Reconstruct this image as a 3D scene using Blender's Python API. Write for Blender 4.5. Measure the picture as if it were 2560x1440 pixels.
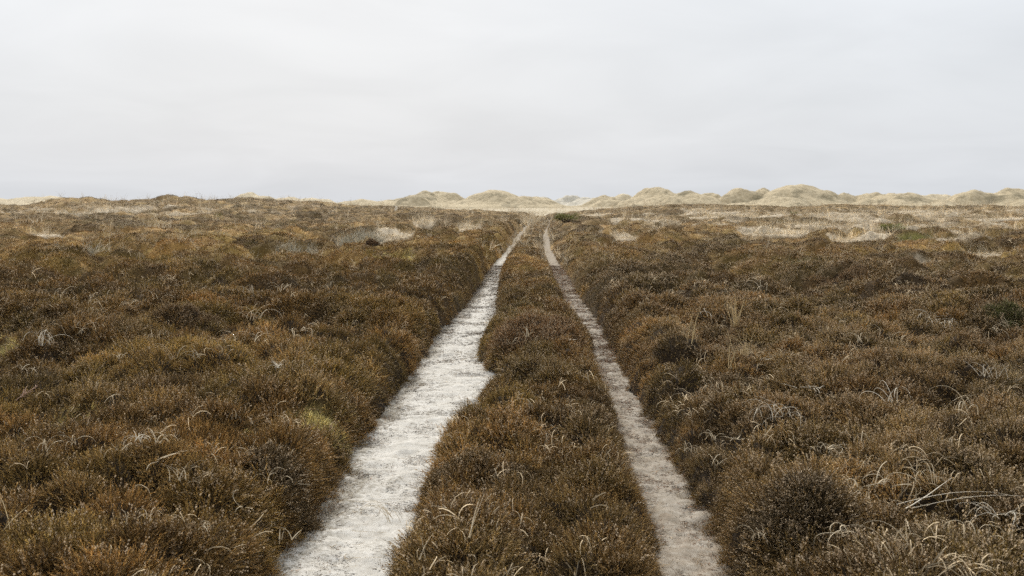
import bpy, math, random, time
import numpy as np
from mathutils import Vector

random.seed(7)
T0 = time.time()
RNG = np.random.RandomState(11)
for o in list(bpy.data.objects):
    bpy.data.objects.remove(o)
scene = bpy.context.scene
COL = scene.collection
R = math.radians

# ------------------------------------------------------------------ camera
F_PX = 2489.0      # focal length in pixels of the 2560 px wide photograph (35 mm lens)
HOR = 520.0        # row of the true horizon
CAM_H = 1.65
cam_d = bpy.data.cameras.new("camera")
cam_d.lens = 35.0
cam_d.sensor_width = 36.0
cam_d.shift_y = -(720.0 - HOR) / 2560.0
cam_d.clip_start = 0.05
cam_d.clip_end = 8000.0
cam_d.dof.use_dof = True
cam_d.dof.focus_distance = 9.0
cam_d.dof.aperture_fstop = 7.0
cam = bpy.data.objects.new("camera", cam_d)
cam.location = (0, 0, CAM_H)
cam.rotation_euler = (R(90), 0, 0)
COL.objects.link(cam)
scene.camera = cam

# ------------------------------------------------------------------ overcast sky
SUN_EL, SUN_AZ = R(35), R(-12)     # azimuth measured from +Y towards +X
world = bpy.data.worlds.new("World")
scene.world = world
world.use_nodes = True
nt = world.node_tree
nt.nodes.clear()
N, L = nt.nodes.new, nt.links.new
w_out = N("ShaderNodeOutputWorld")
w_add = N("ShaderNodeAddShader")
bg_s = N("ShaderNodeBackground")
bg_c = N("ShaderNodeBackground")
sky = N("ShaderNodeTexSky")
sky.sky_type = 'NISHITA'
sky.sun_disc = False
sky.sun_elevation = SUN_EL
sky.sun_rotation = SUN_AZ
sky.air_density = 1.5
sky.dust_density = 4.0
L(sky.outputs[0], bg_s.inputs[0])
bg_s.inputs[1].default_value = 0.003
tc = N("ShaderNodeTexCoord")
sep = N("ShaderNodeSeparateXYZ")
L(tc.outputs['Generated'], sep.inputs[0])
zc = N("ShaderNodeMath"); zc.operation = 'MAXIMUM'; zc.inputs[1].default_value = 0.0
L(sep.outputs[2], zc.inputs[0])
zp = N("ShaderNodeMath"); zp.operation = 'ADD'; zp.inputs[1].default_value = 0.16
L(zc.outputs[0], zp.inputs[0])
dx = N("ShaderNodeMath"); dx.operation = 'DIVIDE'
dy = N("ShaderNodeMath"); dy.operation = 'DIVIDE'
L(sep.outputs[0], dx.inputs[0]); L(zp.outputs[0], dx.inputs[1])
L(sep.outputs[1], dy.inputs[0]); L(zp.outputs[0], dy.inputs[1])
cmb = N("ShaderNodeCombineXYZ")
L(dx.outputs[0], cmb.inputs[0]); L(dy.outputs[0], cmb.inputs[1])
n1 = N("ShaderNodeTexNoise"); n1.inputs['Scale'].default_value = 1.3
n1.inputs['Detail'].default_value = 5.0; n1.inputs['Roughness'].default_value = 0.5
n1.inputs['Distortion'].default_value = 0.5
L(cmb.outputs[0], n1.inputs['Vector'])
ramp = N("ShaderNodeValToRGB")
ramp.color_ramp.elements[0].position = 0.30
ramp.color_ramp.elements[0].color = (0.287, 0.300, 0.318, 1)
ramp.color_ramp.elements[1].position = 0.70
ramp.color_ramp.elements[1].color = (0.318, 0.331, 0.349, 1)
L(n1.outputs[0], ramp.inputs[0])
mr = N("ShaderNodeMapRange")       # an overcast sky grows brighter from the horizon to the zenith
mr.inputs['From Min'].default_value = 0.0; mr.inputs['From Max'].default_value = 1.0
mr.inputs['To Min'].default_value = 1.0; mr.inputs['To Max'].default_value = 1.55
L(zc.outputs[0], mr.inputs['Value'])
L(ramp.outputs[0], bg_c.inputs[0]); L(mr.outputs[0], bg_c.inputs[1])
L(bg_s.outputs[0], w_add.inputs[0]); L(bg_c.outputs[0], w_add.inputs[1])
L(w_add.outputs[0], w_out.inputs[0])

sun_d = bpy.data.lights.new("sun", 'SUN')
sun_d.energy = 1.5
sun_d.angle = R(12)
sun_d.color = (1.0, 0.94, 0.84)
sun = bpy.data.objects.new("sun", sun_d)
sd = Vector((math.sin(SUN_AZ) * math.cos(SUN_EL), math.cos(SUN_AZ) * math.cos(SUN_EL), math.sin(SUN_EL)))
sun.rotation_euler = sd.to_track_quat('Z', 'Y').to_euler()
sun.location = (0, 0, 60)
COL.objects.link(sun)

scene.view_settings.view_transform = 'Standard'
scene.view_settings.look = 'None'
scene.view_settings.gamma = 1.0
scene.view_settings.exposure = 1.15
scene.view_settings.use_curve_mapping = False
cy = scene.cycles
cy.max_bounces = 3
cy.diffuse_bounces = 2
cy.glossy_bounces = 1
cy.transmission_bounces = 1
cy.volume_bounces = 1
cy.use_adaptive_sampling = True
cy.adaptive_threshold = 0.03
cy.use_denoising = False

# ------------------------------------------------------------------ helpers
def tag(o, label=None, cat=None, group=None, kind=None):
    if label: o['label'] = label
    if cat: o['category'] = cat
    if group: o['group'] = group
    if kind: o['kind'] = kind
    return o

def mesh_np(name, V, Fc, mats=(), attrs=None, smooth=False):
    """mesh from arrays; Fc is an (n,k) array or a list of such arrays with k = 3 or 4"""
    V = np.asarray(V, dtype=np.float32)
    if not isinstance(Fc, list): Fc = [Fc]
    Fc = [np.asarray(f, dtype=np.int32) for f in Fc if len(f)]
    me = bpy.data.meshes.new(name)
    me.vertices.add(len(V))
    me.vertices.foreach_set('co', V.ravel())
    if Fc:
        idx = np.concatenate([f.ravel() for f in Fc])
        sizes = np.concatenate([np.full(len(f), f.shape[1], dtype=np.int32) for f in Fc])
        starts = np.concatenate([[0], np.cumsum(sizes)[:-1]]).astype(np.int32)
        me.loops.add(len(idx)); me.loops.foreach_set('vertex_index', idx)
        me.polygons.add(len(sizes)); me.polygons.foreach_set('loop_start', starts)
        try: me.polygons.foreach_set('loop_total', sizes)
        except Exception: pass
        me.polygons.foreach_set('use_smooth', np.full(len(sizes), smooth, dtype=bool))
    me.update(calc_edges=True)
    for m in mats: me.materials.append(m)
    for k, a in (attrs or {}).items():
        a = np.asarray(a)
        if a.ndim == 1 and a.dtype.kind == 'i':
            at = me.attributes.new(k, 'INT', 'POINT'); at.data.foreach_set('value', a.astype(np.int32))
        elif a.ndim == 1:
            at = me.attributes.new(k, 'FLOAT', 'POINT'); at.data.foreach_set('value', a.astype(np.float32))
        else:
            at = me.attributes.new(k, 'FLOAT_VECTOR', 'POINT'); at.data.foreach_set('vector', a.astype(np.float32).ravel())
    me.validate()
    return me

def obj(name, me, parent=None, loc=(0, 0, 0)):
    o = bpy.data.objects.new(name, me)
    COL.objects.link(o)
    o.location = loc
    if parent: o.parent = parent
    return o

def empty(name, loc, rz=0.0):
    o = bpy.data.objects.new(name, None)
    o.empty_display_size = 0.1
    COL.objects.link(o); o.location = loc; o.rotation_euler = (0, 0, rz)
    return o

# ------------------------------------------------------------------ numpy noise
def h2(ix, iy, s):
    ix = ix.astype(np.int64); iy = iy.astype(np.int64)
    n = (ix * 374761393 + iy * 668265263 + s * 1442695041) & 0xffffffff
    n = ((n ^ (n >> 13)) * 1274126177) & 0xffffffff
    n = (n ^ (n >> 16)) & 0xffffffff
    n = (n * 2246822519) & 0xffffffff
    n = (n ^ (n >> 15)) & 0xffffffff
    return n / 4294967295.0

def perlin(x, y, s=0):
    x = np.asarray(x, float); y = np.asarray(y, float)
    ix = np.floor(x); iy = np.floor(y); fx = x - ix; fy = y - iy
    u = fx * fx * fx * (fx * (fx * 6 - 15) + 10); v = fy * fy * fy * (fy * (fy * 6 - 15) + 10)
    def g(a, b):
        t = h2(ix + a, iy + b, s) * 6.28318
        return np.cos(t) * (fx - a) + np.sin(t) * (fy - b)
    n00, n10, n01, n11 = g(0, 0), g(1, 0), g(0, 1), g(1, 1)
    return 1.4 * ((n00 * (1 - u) + n10 * u) * (1 - v) + (n01 * (1 - u) + n11 * u) * v)

def fbm(x, y, s=0, o=4, g=0.5):
    t = 0; a = 1.0; n = 0
    for k in range(o):
        t = t + a * perlin(x * 2 ** k + 17.3 * k, y * 2 ** k - 9.1 * k, s + k); n += a; a *= g
    return t / n

def sst(a, b, x):
    t = np.clip((x - a) / (b - a), 0, 1)
    return t * t * (3 - 2 * t)

def mounds(x, y, cell, s, fill=0.55):
    """rounded overlapping cushions: height 0..1 and the random id of the cushion met"""
    gx = x / cell; gy = y / cell
    ix = np.floor(gx); iy = np.floor(gy)
    best = np.full(x.shape, -1.0); ident = np.zeros(x.shape)
    for a in (-1, 0, 1):
        for b in (-1, 0, 1):
            cx = ix + a; cyy = iy + b
            px = cx + h2(cx, cyy, s); py = cyy + h2(cx, cyy, s + 1)
            r = fill * (0.65 + 0.7 * h2(cx, cyy, s + 2))
            ang = h2(cx, cyy, s + 3) * 3.1416; el = 0.7 + 0.5 * h2(cx, cyy, s + 4)
            dx_ = gx - px; dy_ = gy - py
            ca, sa = np.cos(ang), np.sin(ang)
            d = np.sqrt((dx_ * ca + dy_ * sa) ** 2 * el + (-dx_ * sa + dy_ * ca) ** 2 / el) / r
            v = (0.45 + 0.55 * h2(cx, cyy, s + 5)) * (1 - d ** 3.4)
            m = v > best
            best = np.where(m, v, best); ident = np.where(m, h2(cx, cyy, s + 6), ident)
    return np.maximum(best, -0.5), ident

# ------------------------------------------------------------------ the land
CREST = np.array([(-900, 512), (-300, 508), (0, 514), (60, 516), (105, 507), (150, 499), (240, 500), (300, 505), (360, 503), (420, 494),
                  (470, 499), (540, 502), (590, 498), (640, 497), (690, 504), (800, 507), (860, 513), (920, 518), (1000, 519),
                  (1100, 524), (1200, 528), (1300, 532), (1370, 537), (1430, 532), (1480, 527), (1540, 521), (1600, 518),
                  (1660, 516), (1750, 515), (1900, 516), (1990, 520), (2080, 514), (2140, 514), (2300, 518), (2480, 516),
                  (2560, 518), (2900, 516), (3500, 514)], float)
C_TH = np.arctan((CREST[:, 0] - 1280) / F_PX)
DC = 112.0
C_Z = CAM_H + (HOR - CREST[:, 1]) * (DC * np.cos(C_TH)) / F_PX - 0.42

def track_mid(y):
    return 0.026 * y      # middle of the pair of ruts

HILLS = [((q_ - 1280) / F_PX * d_, d_, h_, w_ / F_PX * d_, 5.0) for q_, d_, h_, w_ in
         ((150, 84, .12, 40), (235, 90, .12, 60), (425, 92, .25, 60), (560, 88, .08, 60), (650, 95, .10, 60), (810, 98, .12, 60), (30, 80, .05, 60), (1040, 70, .22, 60), (1720, 100, .15, 90), (1130, 60, .2, 45))]
def soil(x, y):
    """height of the bare ground before the ruts"""
    x = np.asarray(x, float); y = np.asarray(y, float)
    r = np.hypot(x, y); th = np.arctan2(x, y)
    front = sst(1.35, 0.95, np.abs(th))
    zc_ = np.interp(th, C_TH, C_Z)
    rr = np.minimum(r, DC)
    mid = 0.0093 * rr
    crest0 = 0.0093 * DC
    z = mid * front + (zc_ - crest0) * sst(48, 106, r) * front
    away = sst(0.8, 5.0, np.abs(x - track_mid(y)))
    z = z + away * (0.10 * fbm(x / 6.0, y / 6.0, 31, 3) * sst(2, 9, r) + 0.30 * fbm(x / 17.0, y / 13.0, 41, 3) * sst(14, 40, r) * (1 - 0.7 * sst(70, 95, r))) * sst(150, 100, r)
    if np.size(x) and np.max(y) > 50:
        hl = 0
        for (hx, hy, hz, rx_, ry_) in HILLS:
            hl = hl + hz * np.exp(-((x - hx) / rx_) ** 2 - ((y - hy) / ry_) ** 2)
        z = z + hl * (1 + .3 * perlin(x / 1.6, y / 1.6, 47))
    # beyond the crest: a low grassy plain that climbs to the foot of the dunes
    lo = -1.3 * sst(112, 165, r) - (zc_ - crest0) * front * sst(112, 200, r)
    z = z + lo
    plain = 0.6 * fbm(x / 45.0, y / 30.0, 51, 4) + 2.3 * sst(170, 330, r) + 3.5 * sst(330, 1200, r)
    z = z + plain * sst(125, 190, r)
    return z

def unproject(px, py, dz=0.0, surf=None, y0=2.5, y1=420.0):
    """first point where the sight line of a photo pixel meets the surface"""
    surf = surf or soil
    Y = np.geomspace(y0, y1, 2400)
    X = (px - 1280) / F_PX * Y
    Z = CAM_H - (py - HOR) / F_PX * Y
    s = surf(X, Y) + dz
    k = np.nonzero(Z <= s)[0]
    i = k[0] if len(k) else len(Y) - 1
    return X[i], Y[i], s[i]

LT = [(1440, 700, 952), (1400, 728, 968), (1350, 762, 985), (1300, 800, 1015), (1250, 838, 1050), (1200, 872, 1060), (1150, 895, 1060),
      (1100, 918, 1080), (1060, 945, 1115), (1040, 965, 1140), (1020, 980, 1175), (1000, 996, 1192), (950, 1028, 1200), (915, 1052, 1215),
      (900, 1060, 1262), (885, 1072, 1262), (870, 1082, 1232), (850, 1092, 1200), (820, 1105, 1203), (800, 1122, 1222), (780, 1142, 1238),
      (750, 1172, 1244), (720, 1188, 1245), (700, 1200, 1247), (680, 1213, 1250), (660, 1226, 1254), (640, 1244, 1261),
      (622, 1264, 1273), (600, 1280, 1291), (580, 1296, 1304), (566, 1308, 1314), (556, 1324, 1325), (551, 1338, 1342), (546, 1341, 1345), (540, 1350, 1351)]
RT = [(1440, 1652, 1818), (1400, 1640, 1800), (1350, 1632, 1788), (1300, 1620, 1770), (1250, 1608, 1745), (1200, 1592, 1718), (1150, 1575, 1695),
      (1100, 1560, 1662), (1050, 1545, 1632), (1000, 1528, 1602), (950, 1508, 1570), (900, 1490, 1545), (870, 1476, 1530), (850, 1472, 1524),
      (820, 1470, 1507), (800, 1458, 1500), (780, 1440, 1488), (750, 1414, 1468), (720, 1405, 1444), (700, 1396, 1434), (680, 1384, 1424),
      (660, 1378, 1408), (640, 1371, 1392), (620, 1361, 1381), (600, 1359, 1376), (580, 1357, 1369), (570, 1360, 1368), (560, 1366, 1374),
      (550, 1372, 1380), (545, 1368, 1375), (540, 1362, 1366)]
def edge_table(rows, col, dz, lean):
    pts = []
    for row in rows:
        x, y, z = unproject(row[col], row[0], dz)
        pts.append((y, x + lean * (0.15 + 0.85 * float(sst(22, 7, y)))))
    pts.sort()
    p = np.array(pts)
    ys = np.concatenate([[-6.0, 1.0], p[:, 0]])
    # towards and behind the camera the ruts simply carry on
    x0 = p[0, 1]
    xs = np.concatenate([[x0 - 0.02, x0 - 0.01], p[:, 1]])
    return ys, xs
E_LL = edge_table(LT, 1, 0.02, -0.15)
E_LR = edge_table(LT, 2, 0.14, 0.02)
E_RL = edge_table(RT, 1, 0.14, 0.01)
E_RR = edge_table(RT, 2, 0.03, 0.08)
def edges(y):
    return (np.interp(y, *E_LL), np.interp(y, *E_LR), np.interp(y, *E_RL), np.interp(y, *E_RR))
print("track edges near/far", [float(e) for e in edges(4.6)], [float(e) for e in edges(40.)])

def off_track(x, y):
    """distance outside the nearer rut (negative inside one)"""
    a, b, c, d = edges(y)
    w = 0.09 * fbm(x * 2.3 + y * 1.1, y * 2.3 - x * 1.1, 5, 3) * sst(40, 15, y) + 0.03 * fbm(x * 9 + y * 4, y * 9 - x * 4, 6, 3) * sst(20, 8, y)
    w = w - 0.02 - 0.035 * sst(12, 35, y)
    dl = np.maximum(a - x, x - b); dr = np.maximum(c - x, x - d)
    t = np.minimum(dl, dr) + w
    return np.where(y > 108, 1.0, t)

def ground_z(x, y):
    t = off_track(x, y)
    return soil(x, y) - 0.10 * sst(0.12, -0.06, t)

# places where the heather gives way: (photo px, row, half width px, half height px, kind)
BARE = [(1930, 591, 95, 8, 'pale'), (1860, 553, 170, 2.4, 'pale'), (1700, 583, 110, 2.5, 'pale'), (2230, 547, 170, 2, 'pale'), (2500, 560, 90, 3, 'pale'),
        (2420, 620, 120, 5, 'pale'), (2500, 652, 50, 7, 'pale'), (2330, 582, 100, 3, 'pale'), (2080, 577, 70, 3, 'pale'), (1570, 606, 40, 2.5, 'pale'),
        (1590, 562, 60, 2.5, 'pale'), (2150, 612, 80, 4, 'pale'), (1750, 546, 70, 1.5, 'pale'), (1490, 546, 40, 1.5, 'pale'),
        (985, 600, 50, 6, 'pale'), (900, 612, 60, 12, 'grey'), (740, 645, 50, 7, 'grey'), (860, 640, 30, 10, 'grey'), (1065, 565, 30, 8, 'pale'),
        (1170, 582, 30, 5, 'pale'), (975, 672, 35, 6, 'moss'), (20, 885, 60, 24, 'moss'), (500, 618, 60, 6, 'grey'), (90, 600, 60, 4, 'pale'),
        (2480, 935, 110, 60, 'grey'), (130, 1085, 60, 22, 'moss'), (640, 1110, 40, 12, 'moss'), (200, 660, 80, 8, 'grey'),
        (560, 1022, 22, 10, 'moss'), (760, 1056, 60, 14, 'moss'), (2330, 690, 60, 7, 'pale'), (2300, 614, 50, 3, 'green'), (2010,700,50,6,'green')]
BW = []
for (px, py, hw, hh, kd) in BARE:
    if kd == 'moss': hw *= 1.35; hh *= 1.6
    x, y, z = unproject(px, py, 0.22 if kd == 'moss' else 0.15)
    _, yn, _ = unproject(px, py + hh, 0.15); _, yf, _ = unproject(px, max(py - hh, 528), 0.15)
    BW.append((x, 0.5 * (yn + yf), hw * y / F_PX, max(0.5 * (yf - yn), 0.15), kd))

def bare_at(x, y, kinds):
    m = np.zeros(np.shape(x))
    for (bx, by, rx, ry, kd) in BW:
        if kd not in kinds: continue
        d = ((x - bx) / rx) ** 2 + ((y - by) / ry) ** 2
        sel = np.nonzero(d < 4)
        if not len(sel[0]): continue
        xs, ys_, d = x[sel], y[sel], np.sqrt(d[sel])
        n = 0.55 * fbm(xs / max(rx * 0.5, 0.1) + bx, ys_ / max(ry * 0.6, 0.1), 61, 3)
        m[sel] = np.maximum(m[sel], sst(1.15, 0.75, d + n))
    return m

def pale_noise(x, y):
    """loose dry grass runs mixed into the far heath, mostly on the right"""
    r = np.hypot(x, y); u = x / np.maximum(y, 1)
    if np.max(r) < 20: return np.zeros(np.shape(x))
    n = fbm(x / 4.2, y / 11.0, 71, 4) * 1.25
    w = sst(26, 60, r) * sst(0.05, 0.35, u) * 0.17 + sst(40, 80, r) * sst(0.0, -0.3, u) * 0.05
    return sst(0.42, 0.10, 0.5 - n - w * 0.9 + 0.0) * sst(20, 45, r) * (w > 0.03) * sst(92, 75, r)

# big cushions seen one by one: px, row of the middle, half width px, height m
BIG = [(1335, 835, 135, 0.16), (1345, 925, 140, 0.10), (1330, 1075, 150, 0.09), (1250, 1165, 150, 0.10), (1380, 785, 60, 0.10), (1300, 735, 60, 0.07),
       (1180, 1330, 150, 0.10), (690, 1175, 130, 0.16), (1930, 1270, 170, 0.06), (2110, 700, 70, 0.22), (330, 850, 140, 0.14), (540, 790, 130, 0.14),
       (250, 1230, 330, 0.14), (2300, 770, 140, 0.16), (1750, 760, 130, 0.12), (2080, 1010, 130, 0.10), (2520, 800, 90, 0.16), (1480, 1240, 110, 0.06),
       (700, 730, 90, 0.12), (930, 615, 22, 0.25), (720, 850, 110, 0.1), (1700, 1040, 70, 0.08), (2250, 1100, 150, 0.09), (450, 960, 150, 0.07), (900, 1000, 120, 0.08)]
BIGW = []
for (px, py, hw, hh) in BIG:
    x, y, z = unproject(px, py, 0.2)
    rx = hw * y / F_PX
    BIGW.append((x, y, rx, rx * 1.1, hh))

def canopy_h(x, y, want_id=False):
    r = np.hypot(x, y)
    wx = x + 0.10 * perlin(x * 1.7, y * 1.7, 81); wy = y + 0.10 * perlin(x * 1.7, y * 1.7, 82)
    m1, i1 = mounds(wx, wy, 0.95, 100)
    m2, i2 = mounds(wx, wy, 0.42, 140)
    m3, i3 = mounds(wx, wy, 2.0, 180)
    h = 0.13 + (0.125 + 0.04 * sst(7, 20, r)) * m1 + (0.105 - .045 * sst(12, 30, r)) * m2 + (0.10 + 0.27 * sst(7, 26, r)) * np.maximum(m3, -0.3) + (0.030 * perlin(x * 6, y * 6, 83) + 0.022 * perlin(x * 13, y * 13, 85)) * sst(25, 10, r)
    m4, i4 = mounds(wx, wy, 0.19, 220)
    nearr = sst(26, 12, r)
    strip = sst(1.3, 0.7, np.abs(x - track_mid(y)))
    h = h * (1 - strip) + strip * (0.095 + 0.08 * m1 + 0.085 * m2) + nearr * 0.050 * m4
    for (bx, by, rx, ry, hh) in BIGW:
        d = ((x - bx) / rx) ** 2 + ((y - by) / ry) ** 2
        h = h + 0.55 * hh * np.maximum(0, 1 - d) ** 0.7
    t = off_track(x, y)
    e = np.clip(t / (0.26 + 0.07 * perlin(x * 2, y * 2, 84) + 0.2 * sst(25, 60, y)), 0, 1)
    h = h * np.sqrt(1 - (1 - e) ** 2) 
    h = np.where(t <= 0, np.maximum(-0.12, t * 1.5 - 0.02), h - 0.02)
    bp = np.maximum(bare_at(x, y, ('pale',)), 0.0); bp2 = 0.85 * pale_noise(x, y); bm = bare_at(x, y, ('moss', 'green'))
    farr = sst(12, 30, r)
    h = h - bm * 0.40 * h
    for f_ in (1.05, 1.11, 1.18, 1.26):
        h = h - 0.6 * np.maximum(h - .12, 0) * bare_at(x * f_, y * f_, ('pale',)) * farr
    h = h + bp * (np.where(farr > .5, np.maximum(0.28 + 0.14 * sst(30, 60, r) - h, -.02), -h - .06))
    b = np.maximum(np.maximum(bp, bm), bp2)
    b2 = bare_at(x, y, ('grey',))
    h = h * (1 - 0.45 * b2)
    h = h * sst(0.9, 3.0, r + 1) - 0.2 * sst(117, 124, r)
    if want_id: return h, i1, i2, i3, np.maximum(b, 0), t
    return h
# everything is sampled once on a fan shaped grid and read back from there
def radii(r0, r1, k, dmax):
    out = [r0]
    while out[-1] < r1: out.append(out[-1] + min(k * out[-1], dmax))
    return np.array(out)
G_NT, G_TH = 600, 0.64
_rs = radii(1.7, 134.0, 0.0046, 0.115); G_NR = len(_rs)
_ts = np.linspace(-G_TH, G_TH, G_NT)
_T, _R = np.meshgrid(_ts, _rs)
_X = _R * np.sin(_T); _Y = _R * np.cos(_T)
_h, _i1, _i2, _i3, _b, _t = canopy_h(_X, _Y, True)
_S = soil(_X, _Y)
_GZ = _S - 0.10 * sst(0.12, -0.06, off_track(_X, _Y))
_CZ = _S + _h
_TZ = np.maximum(_GZ, _CZ)
def grid_uv(x, y):
    r = np.hypot(x, y); th = np.arctan2(x, y)
    u = np.clip(np.interp(r, _rs, np.arange(G_NR)), 0, G_NR - 1.001)
    v = np.clip((th + G_TH) / (2 * G_TH) * (G_NT - 1), 0, G_NT - 1.001)
    return u, v
def gread(F, x, y):
    u, v = grid_uv(np.asarray(x, float), np.asarray(y, float))
    a = u.astype(int); c = v.astype(int); fu = u - a; fv = v - c
    return (F[a, c] * (1 - fu) + F[a + 1, c] * fu) * (1 - fv) + (F[a, c + 1] * (1 - fu) + F[a + 1, c + 1] * fu) * fv
def gnear(F, x, y):
    u, v = grid_uv(x, y)
    return F[(u + .5).astype(int), (v + .5).astype(int)]
def canopy_z(x, y): return gread(_CZ, x, y)
def top_z(x, y): return gread(_TZ, x, y)
print("grid", round(time.time() - T0, 1))

# ------------------------------------------------------------------ materials
def new_mat(name):
    m = bpy.data.materials.new(name); m.use_nodes = True
    b = m.node_tree.nodes['Principled BSDF']
    b.inputs['Roughness'].default_value = 0.9
    b.inputs['Specular IOR Level'].default_value = 0.15
    return m, m.node_tree, b

def noise_node(t, scale, detail=5, rough=0.55, vec=None, dist=0.0):
    n = t.nodes.new("ShaderNodeTexNoise")
    n.inputs['Scale'].default_value = scale; n.inputs['Detail'].default_value = detail
    n.inputs['Roughness'].default_value = rough; n.inputs['Distortion'].default_value = dist
    if vec is not None: t.links.new(vec, n.inputs['Vector'])
    return n

def ramp_node(t, fac, stops):
    r = t.nodes.new("ShaderNodeValToRGB")
    cr = r.color_ramp
    while len(cr.elements) < len(stops): cr.elements.new(0.5)
    for e, (p, c) in zip(cr.elements, stops):
        e.position = p; e.color = (c[0], c[1], c[2], 1)
    t.links.new(fac, r.inputs[0])
    return r

def mix_node(t, fac, a, b, mode='MIX'):
    m = t.nodes.new("ShaderNodeMix"); m.data_type = 'RGBA'; m.blend_type = mode
    for s, v in ((m.inputs[0], fac), (m.inputs[6], a), (m.inputs[7], b)):
        if isinstance(v, (int, float)): s.default_value = v
        elif isinstance(v, tuple): s.default_value = (v[0], v[1], v[2], 1)
        else: t.links.new(v, s)
    return m.outputs[2]

def bump_node(t, b, height, strength, dist):
    bp = t.nodes.new("ShaderNodeBump")
    bp.inputs['Strength'].default_value = strength; bp.inputs['Distance'].default_value = dist
    t.links.new(height, bp.inputs['Height']); t.links.new(bp.outputs[0], b.inputs['Normal'])

def attr_node(t, name, typ='GEOMETRY'):
    a = t.nodes.new("ShaderNodeAttribute"); a.attribute_name = name; a.attribute_type = typ
    return a

def geo_pos(t):
    return t.nodes.new("ShaderNodeNewGeometry").outputs['Position']

# earth under the heather, turning to bleached grass on the plain behind the crest
M_GROUND, t, b = new_mat("heath_soil")
P = geo_pos(t)
n = noise_node(t, 3.0, 8, 0.65, P); n2 = noise_node(t, 0.35, 5, 0.55, P)
soil_c = ramp_node(t, n.outputs[0], [(0.3, (0.035, 0.025, 0.017)), (0.55, (0.075, 0.055, 0.036)), (0.75, (0.14, 0.11, 0.07))]).outputs[0]
grass_c = ramp_node(t, n.outputs[0], [(0.3, (0.20, 0.16, 0.09)), (0.6, (0.34, 0.28, 0.18)), (0.8, (0.45, 0.39, 0.27))]).outputs[0]
far_n = noise_node(t, 0.06, 6, 0.62, P)
far_c = ramp_node(t, far_n.outputs[0], [(0.32, (0.38, 0.31, 0.20)), (0.45, (0.50, 0.42, 0.29)), (0.58, (0.58, 0.50, 0.36)), (0.75, (0.66, 0.58, 0.44))]).outputs[0]
far_c = mix_node(t, 0.35, far_c, grass_c)
moss_c = ramp_node(t, noise_node(t, 14, 6, 0.6, P).outputs[0], [(0.3, (0.16, 0.12, 0.035)), (0.6, (0.34, 0.27, 0.10)), (0.8, (0.48, 0.42, 0.22))]).outputs[0]
c = mix_node(t, attr_node(t, "pale").outputs['Fac'], soil_c, grass_c)
c = mix_node(t, attr_node(t, "moss").outputs['Fac'], c, moss_c)
c = mix_node(t, attr_node(t, "far").outputs['Fac'], c, far_c)
t.links.new(c, b.inputs['Base Color'])
bump_node(t, b, n.outputs[0], 0.6, 0.05)

# trodden pale sand
M_SAND, t, b = new_mat("bleached_sand")
P = geo_pos(t)
fine = noise_node(t, 160, 4, 0.7, P); med = noise_node(t, 14, 6, 0.6, P, 0.4); big = noise_node(t, 1.6, 5, 0.55, P)
sand_c = ramp_node(t, med.outputs[0], [(0.25, (0.34, 0.31, 0.26)), (0.5, (0.60, 0.57, 0.51)), (0.7, (0.74, 0.71, 0.655))]).outputs[0]
sand_c = mix_node(t, 0.35, sand_c, ramp_node(t, fine.outputs[0], [(0.3, (0.26, 0.23, 0.19)), (0.55, (0.60, 0.57, 0.51)), (0.8, (0.74, 0.72, 0.68))]).outputs[0])
mp = t.nodes.new("ShaderNodeMapping"); mp.inputs['Scale'].default_value = (34, 44, 1); mp.inputs['Rotation'].default_value = (0, 0, 0.35)
t.links.new(P, mp.inputs[0])
cr_n = noise_node(t, 1.0, 7, 0.72, mp.outputs[0], 0.8)
crumbs = ramp_node(t, cr_n.outputs[0], [(0.56, (0, 0, 0)), (0.64, (1, 1, 1))]).outputs[0]
# dark crumbs of humus lie thick along the margins ("litter") and thin in the wheel line
lit = attr_node(t, "litter").outputs['Fac']
mth = t.nodes.new("ShaderNodeMath"); mth.operation = 'MULTIPLY_ADD'; mth.inputs[1].default_value = 0.75; mth.inputs[2].default_value = 0.36
t.links.new(lit, mth.inputs[0])
mm = t.nodes.new("ShaderNodeMath"); mm.operation = 'MULTIPLY'
t.links.new(crumbs, mm.inputs[0]); t.links.new(mth.outputs[0], mm.inputs[1])
c = mix_node(t, mm.outputs[0], sand_c, (0.085, 0.065, 0.043))
lm = t.nodes.new("ShaderNodeMapRange"); lm.inputs['From Min'].default_value = 0.25; lm.inputs['From Max'].default_value = 1.0
lmul = t.nodes.new("ShaderNodeMath"); lmul.operation = 'MULTIPLY_ADD'; lmul.inputs[1].default_value = 1.0
ng = noise_node(t, 30, 6, 0.7, P); sub = t.nodes.new("ShaderNodeMath"); sub.operation = 'SUBTRACT'; sub.inputs[1].default_value = 0.5
t.links.new(ng.outputs[0], sub.inputs[0]); sc2 = t.nodes.new("ShaderNodeMath"); sc2.operation = 'MULTIPLY'; sc2.inputs[1].default_value = 3.4
t.links.new(sub.outputs[0], sc2.inputs[0])
t.links.new(lit, lmul.inputs[0]); t.links.new(sc2.outputs[0], lmul.inputs[2]); t.links.new(lmul.outputs[0], lm.inputs['Value'])
c = mix_node(t, lm.outputs[0], c, mix_node(t, ng.outputs[0], (0.13, 0.11, 0.08), (0.34, 0.305, 0.24)))
rust = attr_node(t, "rust").outputs['Fac']
rn = noise_node(t, 9, 6, 0.65, P); rr_ = ramp_node(t, rn.outputs[0], [(0.45, (0, 0, 0)), (0.62, (1, 1, 1))]).outputs[0]
rmul = t.nodes.new("ShaderNodeMath"); rmul.operation = 'MULTIPLY'
t.links.new(rr_, rmul.inputs[0]); t.links.new(rust, rmul.inputs[1])
c = mix_node(t, rmul.outputs[0], c, mix_node(t, fine.outputs[0], (0.16, 0.10, 0.06), (0.42, 0.32, 0.23)))
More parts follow.
